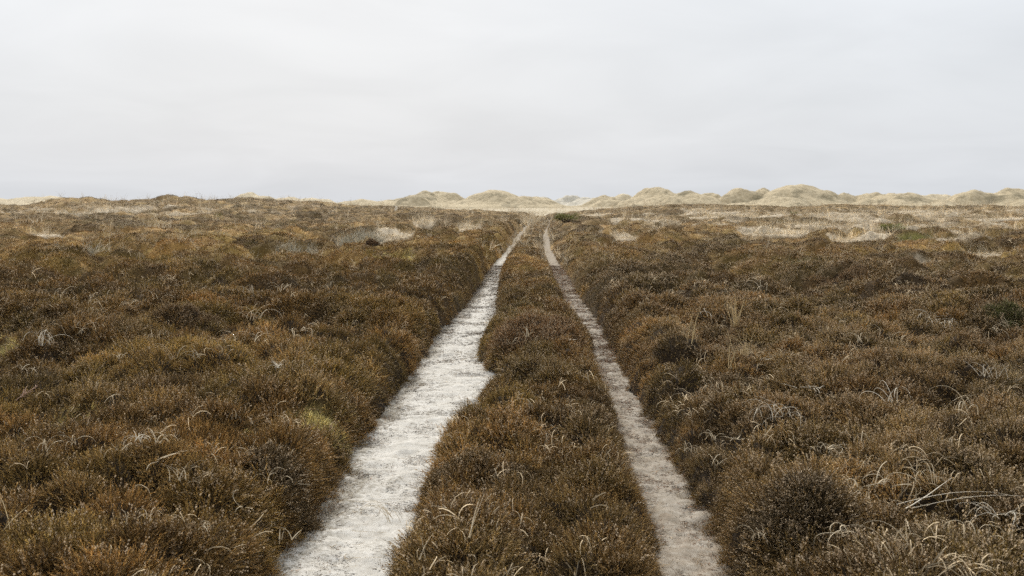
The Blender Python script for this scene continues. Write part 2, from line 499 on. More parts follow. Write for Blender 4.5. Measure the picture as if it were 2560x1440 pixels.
c = mix_node(t, attr_node(t, "farsand").outputs['Fac'], c, mix_node(t, med.outputs[0], (0.15, 0.115, 0.078), (0.43, 0.365, 0.28)))
t.links.new(c, b.inputs['Base Color'])
bs = mix_node(t, 0.4, med.outputs[0], fine.outputs[0])
bump_node(t, b, bs, 0.45, 0.02)

# inner twigs of the heather
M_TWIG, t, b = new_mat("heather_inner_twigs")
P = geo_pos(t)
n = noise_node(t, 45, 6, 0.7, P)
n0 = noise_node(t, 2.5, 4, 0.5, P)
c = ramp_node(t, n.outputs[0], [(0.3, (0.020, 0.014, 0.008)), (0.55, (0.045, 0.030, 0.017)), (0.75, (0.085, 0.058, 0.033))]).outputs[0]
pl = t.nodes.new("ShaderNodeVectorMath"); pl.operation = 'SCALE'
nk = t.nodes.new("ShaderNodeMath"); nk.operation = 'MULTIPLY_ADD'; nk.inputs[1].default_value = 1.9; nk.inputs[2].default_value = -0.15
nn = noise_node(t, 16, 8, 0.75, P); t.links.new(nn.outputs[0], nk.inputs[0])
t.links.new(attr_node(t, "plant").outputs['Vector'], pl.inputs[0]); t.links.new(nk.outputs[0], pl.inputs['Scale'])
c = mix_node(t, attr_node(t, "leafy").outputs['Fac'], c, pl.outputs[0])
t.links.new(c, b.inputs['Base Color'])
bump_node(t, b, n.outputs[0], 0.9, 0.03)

# shoots: colour comes from the plant each sprig belongs to, seed heads are beige
def sprig_mat(name, seed_col):
    m, t, b = new_mat(name)
    tint = attr_node(t, "tint", 'INSTANCER').outputs['Vector']
    v = attr_node(t, "vary").outputs['Fac']
    k = t.nodes.new("ShaderNodeMath"); k.operation = 'MULTIPLY_ADD'; k.inputs[1].default_value = 1.6; k.inputs[2].default_value = 0.16
    t.links.new(v, k.inputs[0])
    vm = t.nodes.new("ShaderNodeVectorMath"); vm.operation = 'SCALE'
    t.links.new(tint, vm.inputs[0]); t.links.new(k.outputs[0], vm.inputs['Scale'])
    c = mix_node(t, attr_node(t, "seed").outputs['Fac'], vm.outputs[0], seed_col)
    t.links.new(c, b.inputs['Base Color'])
    b.inputs['Roughness'].default_value = 0.75
    return m
M_SPRIG = sprig_mat("heather_shoots", (0.68, 0.52, 0.34))
M_STRAW = sprig_mat("dry_grass_blades", (0.5, 0.4, 0.25))

def plain_mat(name, c1, c2, scale, rough=0.7, bump=0.2, spec=0.25):
    m, t, b = new_mat(name)
    P = t.nodes.new("ShaderNodeTexCoord").outputs['Object']
    n = noise_node(t, scale, 5, 0.6, P)
    t.links.new(ramp_node(t, n.outputs[0], [(0.3, c1), (0.7, c2)]).outputs[0], b.inputs['Base Color'])
    b.inputs['Roughness'].default_value = rough
    b.inputs['Specular IOR Level'].default_value = spec
    if bump: bump_node(t, b, n.outputs[0], bump, 0.003)
    return m
M_BLADE = plain_mat("bleached_grass_blade", (0.56, 0.45, 0.29), (0.76, 0.64, 0.45), 25)
M_BLADE_W = plain_mat("weathered_white_stalk", (0.64, 0.56, 0.42), (0.82, 0.74, 0.60), 25)
M_BLADE_Y = plain_mat("straw_yellow_blade", (0.44, 0.32, 0.15), (0.66, 0.52, 0.30), 25)
M_BARK = plain_mat("pine_bark", (0.06, 0.042, 0.03), (0.14, 0.10, 0.07), 18, 0.9)
M_WOOD = plain_mat("dead_pale_twig", (0.35, 0.29, 0.22), (0.55, 0.48, 0.40), 30, 0.8)
M_PINK = plain_mat("dead_pinkish_sprig", (0.26, 0.15, 0.10), (0.46, 0.31, 0.23), 30, 0.8)

# dune sand under thin marram grass
def dune_mat(name, c1, c2, c3, veg):
    m, t, b = new_mat(name)
    P = geo_pos(t)
    n = noise_node(t, 0.9, 8, 0.72, P); g = noise_node(t, 0.14, 6, 0.62, P)
    c = ramp_node(t, n.outputs[0], [(0.3, c1), (0.5, c2), (0.72, c3)]).outputs[0]
    pk = ramp_node(t, g.outputs[0], [(0.53, (0, 0, 0)), (0.64, (1, 1, 1))]).outputs[0]
    k = t.nodes.new("ShaderNodeMath"); k.operation = 'MULTIPLY'; k.inputs[1].default_value = veg
    t.links.new(pk, k.inputs[0])
    c = mix_node(t, k.outputs[0], c, mix_node(t, n.outputs[0], (0.06, 0.055, 0.03), (0.20, 0.17, 0.10)))
    t.links.new(c, b.inputs['Base Color'])
    bump_node(t, b, n.outputs[0], 0.7, 0.5)
    return m
M_DUNE = dune_mat("grassy_dune_sand", (0.29, 0.23, 0.14), (0.48, 0.395, 0.255), (0.62, 0.52, 0.355), 0.6)
M_DUNE_P = dune_mat("pale_dune_sand", (0.42, 0.34, 0.22), (0.56, 0.47, 0.32), (0.68, 0.585, 0.42), 0.3)
M_DUNE_W = dune_mat("white_dune_sand", (0.40, 0.35, 0.26), (0.52, 0.475, 0.385), (0.66, 0.62, 0.54), 0.35)

# ------------------------------------------------------------------ ground sheet (full circle, to the horizon)
def fan(r0, r1, nr, ths):
    rs = np.geomspace(r0, r1, nr) if np.isscalar(nr) else nr
    nr = len(rs)
    T, Rr = np.meshgrid(ths, rs)
    X = Rr * np.sin(T); Y = Rr * np.cos(T)
    nt_ = len(ths)
    i = np.arange(nr - 1)[:, None] * nt_ + np.arange(nt_ - 1)[None, :]
    q = np.stack([i, i + 1, i + nt_ + 1, i + nt_], -1).reshape(-1, 4)
    return X.ravel(), Y.ravel(), q
th_front = np.linspace(-0.62, 0.62, 300)
th_side = np.linspace(0.62, 2 * math.pi - 0.62, 60)[1:]
ths = np.concatenate([th_front, th_side])
X, Y, Q = fan(0.35, 6000, 480, ths)
Z = ground_z(X, Y) - 0.05 * sst(0.06, 0.0, off_track(X, Y))
rr = np.hypot(X, Y)
# close the middle under the camera
ring = np.arange(len(ths) - 1)
ctr = len(X)
X = np.append(X, 0); Y = np.append(Y, 0); Z = np.append(Z, ground_z(np.array([0.]), np.array([0.]))[0]); rr = np.append(rr, 0)
tri = np.stack([np.full(len(ring), ctr), ring + 1, ring], -1)
pale = np.maximum(bare_at(X, Y, ('pale', 'grey')), 0.9 * pale_noise(X, Y))
ground_me = mesh_np("ground", np.stack([X, Y, Z], -1), [Q, tri], [M_GROUND],
                    {"pale": pale, "moss": bare_at(X, Y, ('moss', 'green')), "far": sst(122, 150, rr)}, True)
tag(obj("ground", ground_me), "brown heath soil running back to a bleached grassy plain", None, None, 'structure')

# ------------------------------------------------------------------ the two sandy wheel ruts
def make_track(name, EL, ER, side, label):
    nr, nc = 1200, 34
    ys = np.geomspace(1.2, 107.5, nr)
    s = np.linspace(0, 1, nc)
    xl = np.interp(ys, *EL) - 0.16; xr = np.interp(ys, *ER) + 0.16
    X = xl[:, None] + (xr - xl)[:, None] * s[None, :]
    Y = np.repeat(ys[:, None], nc, 1)
    t = off_track(X, Y)
    Z = soil(X, Y) - 0.10 * sst(0.12, -0.06, t) + 0.005
    fade = sst(30, 8, Y)
    Z += sst(0.0, -0.1, t) * (0.030 * fbm(X * 5, Y * 4, 201, 4) + 0.011 * perlin(X * 13 + Y * 5, Y * 11, 205) - 0.018 * sst(.25, .6, perlin(X * 3.4, Y * 3.1, 206))) * fade
    Z += 0.012 * sst(0.1, -0.02, np.abs(t + 0.03)) * (0.5 + perlin(X * 7, Y * 7, 207)) * fade
    i = np.arange(nr - 1)[:, None] * nc + np.arange(nc - 1)[None, :]
    q = np.stack([i, i + 1, i + nc + 1, i + nc], -1).reshape(-1, 4)
    d_l = X - np.interp(Y, *EL); d_r = np.interp(Y, *ER) - X
    wid = np.maximum(np.interp(Y, *ER) - np.interp(Y, *EL), 0.05)
    if side < 0:
        lit = sst(0.30, -0.02, d_l + 0.14 * fbm(X * 2.5, Y * 1.3, 210, 4)) * 0.9 + 0.35 * sst(0.07, 0.0, d_r) + 0.45 * sst(0.1, 0.5, fbm(X * 1.6, Y * 1.2, 215, 4))
        rust = 0.15 * sst(0.15, 0.02, d_r)
        fs = sst(27, 40, Y) * 0.9
    else:
        lit = 0.75 * sst(0.22, 0.0, d_l + 0.12 * fbm(X * 2, Y, 212, 3)) + 0.4 * sst(0.1, 0.0, d_r) + 0.34 + 0.25 * fbm(X * 1.5, Y * 1.2, 218, 3) 
        rust = sst(9.5, 6.0, Y) * (0.55 + 0.6 * fbm(X * 2, Y * 1.5, 222, 3))
        fs = 0.68 + sst(14, 26, Y) * 0.30 + 0.25 * sst(26, 45, Y) + 0.25 * fbm(X * 1.8, Y * 1.1, 225, 4)
    me = mesh_np(name, np.stack([X, Y, Z], -1).reshape(-1, 3), q, [M_SAND],
                 {"litter": np.clip(lit, 0, 1).ravel(), "rust": (np.clip(rust, 0, 1) * np.ones_like(X)).ravel(), "farsand": (fs * np.ones_like(X)).ravel()}, True)
    return tag(obj(name, me), label, None, 'pair of wheel ruts across the heath', 'structure')
make_track("sandy_track", E_LL, E_LR, -1, "wider left rut of pale bleached sand, running up the heath")
make_track("sandy_track", E_RL, E_RR, 1, "narrower right rut of grey sand strewn with brown needles")

# ------------------------------------------------------------------ heather canopy (inner mass)
print(round(time.time() - T0, 1))
# ------------------------------------------------------------------ sprig prototypes
def basis(d):
    d = d / np.linalg.norm(d)
    a = np.array([0, 0, 1.0]) if abs(d[2]) < 0.9 else np.array([1.0, 0, 0])
    u = np.cross(d, a); u /= np.linalg.norm(u)
    return d, u, np.cross(d, u)

class Build:
    def __init__(s): s.v = []; s.f = []; s.vary = []; s.seed = []
    def add(s, vs, fs, vary, seed):
        k = len(s.v); s.v += [tuple(p) for p in vs]; s.f += [tuple(i + k for i in f) for f in fs]
        s.vary += [vary] * len(vs); s.seed += [seed] * len(vs)
    def mesh(s, name, mat):
        return mesh_np(name, np.array(s.v), np.array(s.f), [mat], {"vary": np.array(s.vary), "seed": np.array(s.seed, float)})

def sprig_tuft(rng, shoots, leaves, seeds, rad=0.055, hmin=0.032, hmax=0.075, wide=1.0):
    B = Build()
    for k in range(shoots):
        a = rng.uniform(0, 6.283); q = rad * math.sqrt(rng.uniform())
        base = np.array([q * math.cos(a), q * math.sin(a), -0.05])
        lean = np.array([math.cos(a), math.sin(a), 0]) * q / rad * 0.45 + np.array([rng.normal(0, .16), rng.normal(0, .16), 1.0])
        Ls = rng.uniform(hmin, hmax) + 0.05
        bend = np.array([rng.normal(0, .25), rng.normal(0, .25), -0.05])
        def at(tt): return base + lean * Ls * tt + bend * Ls * tt * tt * 0.6
        vary = 0.05 + 0.95 * rng.uniform() ** 1.6
        tipc = rng.choice([0, .25, .6], p=[.38, .36, .26]) * (1.0 if seeds > .2 else .6)
        n = 3; w = 0.0011 * wide
        pr = [at(i / n) for i in range(n + 1)]
        vs = []; fs = []
        for i, p in enumerate(pr):
            ww = w * (1 - 0.6 * i / n)
            for j in range(3):
                c = j * 2.094
                vs.append(p + np.array([math.cos(c), math.sin(c), 0]) * ww)
        for i in range(n):
            for j in range(3):
                a0 = i * 3 + j; a1 = i * 3 + (j + 1) % 3
                fs += [(a0, a1, a1 + 3), (a0, a1 + 3, a0 + 3)]
        B.add(vs, fs, vary * 0.6, 0)
        for m in range(leaves):
            tt = 0.28 + 0.72 * (m + rng.uniform(0, .8)) / leaves
            p = at(tt); dd = at(min(tt + .05, 1.05)) - at(tt - .05)
            d, u, v = basis(dd)
            an = m * 2.4 + rng.uniform(0, .6)
            side = math.cos(an) * u + math.sin(an) * v
            ll = rng.uniform(0.006, 0.011) * (1.15 - 0.5 * tt) * (0.6 + 0.4 * wide)
            tip = p + (side * 0.75 + d * 0.9) * ll
            per = np.cross(side, d) * 0.0016 * wide
            lo = p - d * 0.001
            B.add([lo + per, lo - per, tip - per * .3 + d * 0.001, tip + per * .3], [(0, 1, 2), (0, 2, 3)], min(1, vary * rng.uniform(.6, 1.25)), tipc * max(0, (tt - .62) / .38) * rng.uniform(.3, 1))
        if rng.uniform() < seeds:
            for m in range(rng.randint(3, 8)):
                tt = 1.0 - 0.33 * rng.uniform()
                d, u, v = basis(at(tt + .03) - at(tt - .03))
                an = rng.uniform(0, 6.283)
                p = at(tt) + (math.cos(an) * u + math.sin(an) * v) * rng.uniform(.001, .005)
                s = rng.uniform(0.0020, 0.0038) * wide ** .5
                vs = [p + s * d * 1.3, p - s * d * 1.3] + [p + s * (math.cos(c) * u + math.sin(c) * v) for c in (0, 2.1, 4.2)]
                B.add(vs, [(0, 2, 3), (0, 3, 4), (0, 4, 2), (1, 3, 2), (1, 4, 3), (1, 2, 4)], vary, rng.uniform(.55, 1))
    return B

def proto_collection(name, meshes):
    c = bpy.data.collections.new(name)
    for i, me in enumerate(meshes):
        o = bpy.data.objects.new("%s_%03d" % (name, i), me)
        c.objects.link(o)
    return c
rng = np.random.RandomState(3)
near_protos = [sprig_tuft(rng, 18, 13, 0.05).mesh("sprig", M_SPRIG) for _ in range(5)] + \
              [sprig_tuft(rng, 18, 12, 0.60).mesh("sprig", M_SPRIG) for _ in range(5)] + \
              [sprig_tuft(rng, 12, 5, 0.10, hmin=.03, hmax=.06, wide=1.9).mesh("sprig", M_SPRIG) for _ in range(3)] + \
              [sprig_tuft(rng, 12, 5, 0.35, hmin=.03, hmax=.06, wide=1.9).mesh("sprig", M_SPRIG) for _ in range(3)]
C_SPRIG = proto_collection("sprig_kinds", near_protos)

def blade_pts(rng, L_, e0, curl, az, side=0.0, n=12, wob=0.1):
    """polyline of a curling blade"""
    p = np.zeros(3); out = [p.copy()]
    e = e0; a = az
    for i in range(n):
        tt = (i + .5) / n
        d = np.array([math.cos(e) * math.cos(a), math.cos(e) * math.sin(a), math.sin(e)])
        p = p + d * L_ / n
        out.append(p.copy())
        e -= curl / n * (0.5 + tt) + rng.normal(0, wob) * 0.3
        a += side / n + rng.normal(0, wob)
    return np.array(out)

def tube(pts, r0, r1, sides=3, flat=0.45, mid=None):
    n = len(pts); vs = []; fs = []
    up = np.array([0.3, 0.2, 1.0])
    for i in range(n):
        d = pts[min(i + 1, n - 1)] - pts[max(i - 1, 0)]
        d = d / (np.linalg.norm(d) + 1e-9)
        u = np.cross(d, up); u /= (np.linalg.norm(u) + 1e-9); v = np.cross(u, d)
        rr_ = r0 + (r1 - r0) * i / (n - 1)
        if mid: rr_ = rr_ * (1 + mid * math.sin(math.pi * i / (n - 1)))
        for j in range(sides):
            c = 2 * math.pi * j / sides
            vs.append(pts[i] + rr_ * (math.cos(c) * u + flat * math.sin(c) * v))
    for i in range(n - 1):
        for j in range(sides):
            a0 = i * sides + j; a1 = i * sides + (j + 1) % sides
            fs.append((a0, a1, a1 + sides, a0 + sides))
    return np.array(vs), np.array(fs)

def grass_proto(rng, nb, Lr, er, cr, rad, w):
    B = Build()
    for k in range(nb):
        az = rng.uniform(0, 6.283)
        pts = blade_pts(rng, rng.uniform(*Lr), rng.uniform(*er), rng.uniform(*cr), az, rng.normal(0, .4), 6)
        q = rad * math.sqrt(rng.uniform()); a = rng.uniform(0, 6.283)
        pts = pts + np.array([q * math.cos(a), q * math.sin(a), -0.015])
        vs = []; fs = []
        for i, p in enumerate(pts):
            ww = w * (1 - 0.75 * (i / 6.0) ** 1.5)
            per = np.array([-math.sin(az), math.cos(az), 0.0]) * ww
            vs += [p - per, p + per]
        for i in range(6):
            a0 = 2 * i; fs += [(a0, a0 + 1, a0 + 3), (a0, a0 + 3, a0 + 2)]
        B.add(vs, fs, rng.uniform(0.2, 1), 0)
    return B
# 0-3 short matted dry grass, 4-6 loose wispy tall grass, 7-10 tiny curled blades in ones and twos, 11-13 moss cushions
gp = [grass_proto(rng, 22, (.05, .13), (.3, 1.3), (.3, 1.6), .07, .0022) for _ in range(4)] + \
     [grass_proto(rng, 14, (.18, .38), (1.0, 1.45), (.3, 1.0), .05, .0022) for _ in range(3)] + \
     [grass_proto(rng, 1 + i, (.10, .22), (.7, 1.3), (2.2, 4.2), .04, .0022) for i in range(4)] + \
     [grass_proto(rng, 40, (.012, .03), (.4, 1.5), (0, .8), .05, .0025) for _ in range(3)]
C_GRASS = proto_collection("grass_kinds", [g.mesh("grass", M_STRAW) for g in gp])

def litter_proto(rng, kind):
    B = Build()
    for k in range({0: 3, 1: 5, 2: 2}[kind]):
        az = rng.uniform(0, 6.283); L_ = {0: rng.uniform(.012, .035), 1: rng.uniform(.006, .014), 2: rng.uniform(.03, .09)}[kind]
        n = 4
        pts = blade_pts(rng, L_, .05, .05, az, rng.normal(0, .8), n, .12)
        pts[:, 2] = np.abs(pts[:, 2]) * .3 + .001
        pts += np.array([rng.normal(0, .03), rng.normal(0, .03), 0])
        v, f = tube(pts, {0: .0011, 1: .0014, 2: .0009}[kind], .0005, 3, .8)
        f3 = np.concatenate([f[:, [0, 1, 2]], f[:, [0, 2, 3]]])
        B.add(v, f3, rng.uniform(.1, 1), 0)
    return B
C_LIT = proto_collection("litter_kinds", [litter_proto(rng, k).mesh("litter", M_STRAW) for k in (0, 0, 1, 1, 2, 2)])

# ------------------------------------------------------------------ scattering (geometry nodes on a cloud of points)
def scatter(name, pts, rot, scl, idx, tint, coll, label):
    me = mesh_np(name, pts, [], [], {"rot": rot, "scl": scl, "idx": idx.astype(np.int32), "tint": tint})
    o = obj(name, me)
    tag(o, label, None, None, 'stuff')
    g = bpy.data.node_groups.new(name + "_nodes", 'GeometryNodeTree')
    g.interface.new_socket("Geometry", in_out='INPUT', socket_type='NodeSocketGeometry')
    g.interface.new_socket("Geometry", in_out='OUTPUT', socket_type='NodeSocketGeometry')
    gi = g.nodes.new("NodeGroupInput"); go = g.nodes.new("NodeGroupOutput")
    iop = g.nodes.new("GeometryNodeInstanceOnPoints")
    ci = g.nodes.new("GeometryNodeCollectionInfo")
    ci.inputs['Collection'].default_value = coll
    ci.inputs['Separate Children'].default_value = True
    ci.inputs['Reset Children'].default_value = True
    def na(n_, ty):
        a = g.nodes.new("GeometryNodeInputNamedAttribute"); a.data_type = ty; a.inputs['Name'].default_value = n_
        return a.outputs['Attribute']
    g.links.new(gi.outputs[0], iop.inputs['Points'])
    g.links.new(ci.outputs[0], iop.inputs['Instance'])
    iop.inputs['Pick Instance'].default_value = True
    g.links.new(na("idx", 'INT'), iop.inputs['Instance Index'])
    g.links.new(na("rot", 'FLOAT_VECTOR'), iop.inputs['Rotation'])
    g.links.new(na("scl", 'FLOAT_VECTOR'), iop.inputs['Scale'])
    g.links.new(iop.outputs[0], go.inputs[0])
    md = o.modifiers.new("scatter", 'NODES'); md.node_group = g
    return o

def tilt_euler(nrm, yaw):
    """euler XYZ of a yaw about Z followed by tilting Z onto nrm"""
    z = nrm / np.linalg.norm(nrm, axis=1, keepdims=True)
    h = np.stack([np.cos(yaw), np.sin(yaw), np.zeros_like(yaw)], -1)
    x = h - z * np.sum(h * z, 1, keepdims=True); x /= np.linalg.norm(x, axis=1, keepdims=True)
    y = np.cross(z, x)
    ry = np.arcsin(np.clip(-x[:, 2], -1, 1))
    rx = np.arctan2(y[:, 2], z[:, 2]); rz = np.arctan2(x[:, 1], x[:, 0])
    return np.stack([rx, ry, rz], -1)

def normals(fn, x, y, e=0.03):
    ex = e * np.maximum(1, np.hypot(x, y) / 12)
    gx = (fn(x + ex, y) - fn(x - ex, y)) / (2 * ex); gy = (fn(x, y + ex) - fn(x, y - ex)) / (2 * ex)
    return np.stack([-gx, -gy, np.ones_like(gx)], -1)

def fan_points(n, r0, r1, power, th=0.56, rs=RNG):
    """n random points in the fan with density per area ~ r^-power"""
    u = rs.uniform(size=n); k = 2 - power
    r = (r0 ** k + u * (r1 ** k - r0 ** k)) ** (1 / k)
    t_ = rs.uniform(-th, th, n)
    return r * np.sin(t_), r * np.cos(t_), r

# --- heather
PAL = np.array([(0.175, 0.110, 0.054), (0.145, 0.092, 0.046), (0.200, 0.132, 0.068), (0.130, 0.100, 0.044), (0.155, 0.120, 0.052),
                (0.160, 0.098, 0.048), (0.175, 0.135, 0.084), (0.220, 0.155, 0.088), (0.105, 0.068, 0.038), (0.155, 0.120, 0.075)])
def heather_tint(x, y, i1, i2, i3):
    r = np.hypot(x, y)
    k = ((i1 * 7.31 + i2 * 0.4 + i3 * 3.7) % 1.0)
    side = sst(-0.5, 2.0, x) # right-hand heath is greyer and darker
    reg = fbm(x / 2.6, y / 3.2, 301, 4)
    reg2 = fbm(x / 6.0 + 9, y / 7.0, 305, 3)
    c = PAL[np.minimum((k * len(PAL)).astype(int), len(PAL) - 1)]
    olive = np.array([0.140, 0.112, 0.042]); rust_ = np.array([0.185, 0.112, 0.054]); grey = np.array([0.175, 0.138, 0.092]); straw = np.array([0.290, 0.210, 0.115])
    c = c + (olive - c) * (0.55 * sst(0.08, 0.35, reg))[:, None]
    c = c + (rust_ - c) * (0.35 * sst(0.08, 0.35, -reg) * (1 - 0.4 * side))[:, None]
    c = c + (grey - c) * (0.5 * sst(0.0, 0.3, reg2) * (0.5 + 0.5 * side))[:, None]
    c = c + (straw - c) * (sst(15, 60, r) * 0.22 * (0.5 + fbm(x / 1.1, y / 2.5, 311, 3)))[:, None]
    pb = np.maximum(bare_at(x, y, ('pale',)), 0.85 * pale_noise(x, y))
    gb = bare_at(x, y, ('grey',))
    c = c + (np.array([0.24, 0.215, 0.165]) - c) * ((0.5 + .35 * sst(20, 10, r)) * gb)[:, None]
    mean_c = np.array([0.158, 0.114, 0.062]) * (1 - side)[:, None] + np.array([0.160, 0.118, 0.076]) * side[:, None]
    c = c + (mean_c - c) * 0.38
    c = c * (0.72 + 0.56 * i2 * sst(40, 15, r) + .28 * sst(15, 40, r))[:, None] * (0.72 + 0.52 * ((i1 * 13.7) % 1.0))[:, None] * (1 + (0.95 * ((i3 * 11.3) % 1.0) - .45) * (.35 + .65 * sst(10, 30, r)))[:, None] * (1 - 0.04 * side)[:, None]
    c = c * np.array([2.06, 1.79, 1.04])
    c = c + (c.mean(1, keepdims=True) * np.array([1.28, 1.0, .66]) - c) * (.45 * sst(20, 60, r))[:, None]
    c = c + (np.array([0.74, 0.62, 0.45]) - c) * pb[:, None]
    mb = bare_at(x, y, ('moss',)); c = c + (np.array([0.50, 0.40, 0.15]) - c) * mb[:, None]
    gb2 = bare_at(x, y, ('green',)); c = c + (np.array([0.34, 0.31, 0.10]) - c) * gb2[:, None]
    return c

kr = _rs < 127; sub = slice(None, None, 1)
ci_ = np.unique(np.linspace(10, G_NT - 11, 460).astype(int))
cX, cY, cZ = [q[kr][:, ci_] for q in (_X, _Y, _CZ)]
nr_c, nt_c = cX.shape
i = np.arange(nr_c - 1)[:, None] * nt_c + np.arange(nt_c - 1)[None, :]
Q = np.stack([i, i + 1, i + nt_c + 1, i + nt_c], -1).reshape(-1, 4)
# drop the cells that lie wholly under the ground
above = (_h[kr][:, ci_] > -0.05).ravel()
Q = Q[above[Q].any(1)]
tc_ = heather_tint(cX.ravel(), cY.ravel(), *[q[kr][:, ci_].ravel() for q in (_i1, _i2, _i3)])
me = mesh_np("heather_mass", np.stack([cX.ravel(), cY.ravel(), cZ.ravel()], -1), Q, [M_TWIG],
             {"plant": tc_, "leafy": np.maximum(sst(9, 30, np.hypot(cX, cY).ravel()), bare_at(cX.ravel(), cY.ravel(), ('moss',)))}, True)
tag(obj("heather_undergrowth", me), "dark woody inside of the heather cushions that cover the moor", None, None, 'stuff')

def heather_scatter(name, n, r0, r1, power, near, label, smin, grow, rs, grow_e=0.3, pts=None):
    x, y, r = fan_points(n, r0, r1, power, 0.585, rs) if pts is None else pts
    n = len(x)
    h, b_, t_ = [gread(q, x, y) for q in (_h, _b, _t)]
    i1, i2, i3 = [gnear(q, x, y) for q in (_i1, _i2, _i3)]
    keep = ((h > 0.015) | ((t_ > -.07) & (pts is not None)) | ((t_ > -0.05) & (t_ < .1) & (rs.uniform(size=n) < .45)) | ((t_ > -0.15) & (t_ < .1) & (rs.uniform(size=n) < .10))) & (rs.uniform(size=n) > 0.9 * b_)
    nk_ = normals(canopy_z, x, y); sl_ = np.hypot(nk_[:, 0], nk_[:, 1])
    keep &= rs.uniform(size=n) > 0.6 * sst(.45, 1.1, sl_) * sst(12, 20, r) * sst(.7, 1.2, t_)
    keep &= rs.uniform(size=n) > 0.8 * sst(.10, .03, h) * sst(.12, .25, t_) * sst(40, 20, r)
    gap = fbm(x * 4.2, y * 4.2, 361, 2)
    keep &= rs.uniform(size=n) > 0.8 * sst(.10, .45, gap) * sst(24, 12, r)
    x, y, r, h, i1, i2, i3, t_ = [a[keep] for a in (x, y, r, h, i1, i2, i3, t_)]
    m = len(x)
    nr_ = normals(canopy_z, x, y)
    nl = np.linalg.norm(nr_[:, :2], axis=1, keepdims=True)
    nr_[:, :2] *= np.minimum(0.9, 1.6 / np.maximum(nl, .01))
    nr_[:, :2] += rs.normal(0, .12, (m, 2))
    rot = tilt_euler(nr_, rs.uniform(0, 6.283, m))
    s = smin * (0.75 + 0.5 * rs.uniform(size=m)) * np.maximum(1, r / grow) ** grow_e
    s *= 0.85 + 0.35 * i1
    s *= np.clip(0.66 + t_ * 2.5, 0.42, 1)
    scl = np.stack([s, s, s * (0.75 + 0.45 * rs.uniform(size=m)) * np.maximum(1, r / grow) ** -0.75], -1)
    z = np.maximum(canopy_z(x, y), gread(_GZ, x, y) - .01)
    if pts is not None:
        gz_ = gread(_GZ, x, y)
        z = gz_ + (z - gz_) * rs.uniform(.05, 1, m)
    seed_p = np.clip(0.30 + 0.5 * fbm(x / 1.3, y / 1.3, 321, 3) + 0.6 * sst(0.5, 2, x) + 0.2 * (i1 - .5), 0.02, 0.95) * (0.35 + 0.65 * sst(45, 10, r))
    seed_p = seed_p * (0.35 + 0.65 * sst(1.1, 0.35, nl[:, 0]))
    sd_ = rs.uniform(size=m) < seed_p
    idx = rs.randint(0, 5, m) + 5 * sd_ if near else 10 + rs.randint(0, 3, m) + 3 * sd_
    tint = heather_tint(x, y, i1, i2, i3) * (0.72 + 0.56 * rs.uniform(size=(m, 1))) * (1 + 0.35 * fbm(x * 5, y * 5, 317, 2))[:, None]
    return scatter(name, np.stack([x, y, z], -1), rot, scl, idx, tint, C_SPRIG, label)

rs = np.random.RandomState(21)
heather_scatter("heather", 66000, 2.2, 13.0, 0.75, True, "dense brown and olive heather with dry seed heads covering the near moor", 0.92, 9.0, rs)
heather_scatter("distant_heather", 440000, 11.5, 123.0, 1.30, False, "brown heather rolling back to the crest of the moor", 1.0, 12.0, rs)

print(round(time.time() - T0, 1))
# overhanging fringe along the four rims of the ruts
ye = np.exp(rs.uniform(math.log(2.6), math.log(34), 26000))
ye = ye[rs.uniform(size=len(ye)) < np.clip((ye / 3.0) ** -.2, 0, 1)]
which = rs.randint(0, 4, len(ye)); off = rs.uniform(-.05, .17, len(ye)) - .04 * np.abs(rs.normal(0, 1, len(ye)))
tabs = (E_LL, E_LR, E_RL, E_RR); sgn = np.array([-1, 1, -1, 1])[which]
xe = np.choose(which, [np.interp(ye, *t_) for t_ in tabs]) + sgn * off
heather_scatter("rut_edge_heather", 0, 0, 0, 0, True, "heather shoots hanging ragged over the rims of the sandy ruts", 0.80, 9.0, rs, .3, (xe, ye, np.hypot(xe, ye)))
# --- dry grass, moss
def grass_scatter(name, label, x, y, zf, idx, s, tint, rs, lean=0.12):
    m = len(x)
    nr_ = normals(zf, x, y); nr_[:, :2] *= .6
    nr_[:, :2] += rs.normal(0, lean, (m, 2))
    rot = tilt_euler(nr_, rs.uniform(0, 6.283, m))
    return scatter(name, np.stack([x, y, zf(x, y)], -1), rot, np.stack([s, s, s], -1), idx, tint, C_GRASS, label)

x, y, r = fan_points(420000, 3, 128, 1.35, 0.585, rs)
pm = np.maximum(bare_at(x, y, ('pale',)), 0.9 * pale_noise(x, y))
mm_ = bare_at(x, y, ('moss',)); gm = bare_at(x, y, ('grey',)); grm = bare_at(x, y, ('green',))
hh_ = gread(_h, x, y)
loose = (0.03 + 0.4 * sst(.14, .0, hh_)) * sst(14, 32, r) * sst(-.25, .4, fbm(x / 2.2, y / 4, 331, 3)) + .25 * sst(.10, .0, hh_) * sst(10, 5, r) * 0
prob = np.maximum(np.maximum(pm * .45, loose), np.maximum(gm * .5, grm * .7))
k = (rs.uniform(size=len(x)) < prob) & (gread(_t, x, y) > 0.02)
x, y, r, gm, grm, pm = [a[k] for a in (x, y, r, gm, grm, pm)]
m = len(x)
base = np.array([0.66, 0.55, 0.38]) * np.ones((m, 1)); base = base + (np.array([0.36, 0.33, 0.25]) - base) * gm[:, None]
base = base + (np.array([0.24, 0.22, 0.07]) - base) * grm[:, None]
base = base * (0.55 + 0.55 * rs.uniform(size=(m, 1))) * (0.75 + 0.5 * sst(-.3, .3, fbm(x / 2, y / 3, 335, 3)))[:, None]
tall = (rs.uniform(size=m) < np.where(pm > .3, .06, .3)) & (r > 14)
idx = np.where(tall, 4 + rs.randint(0, 3, m), rs.randint(0, 4, m))
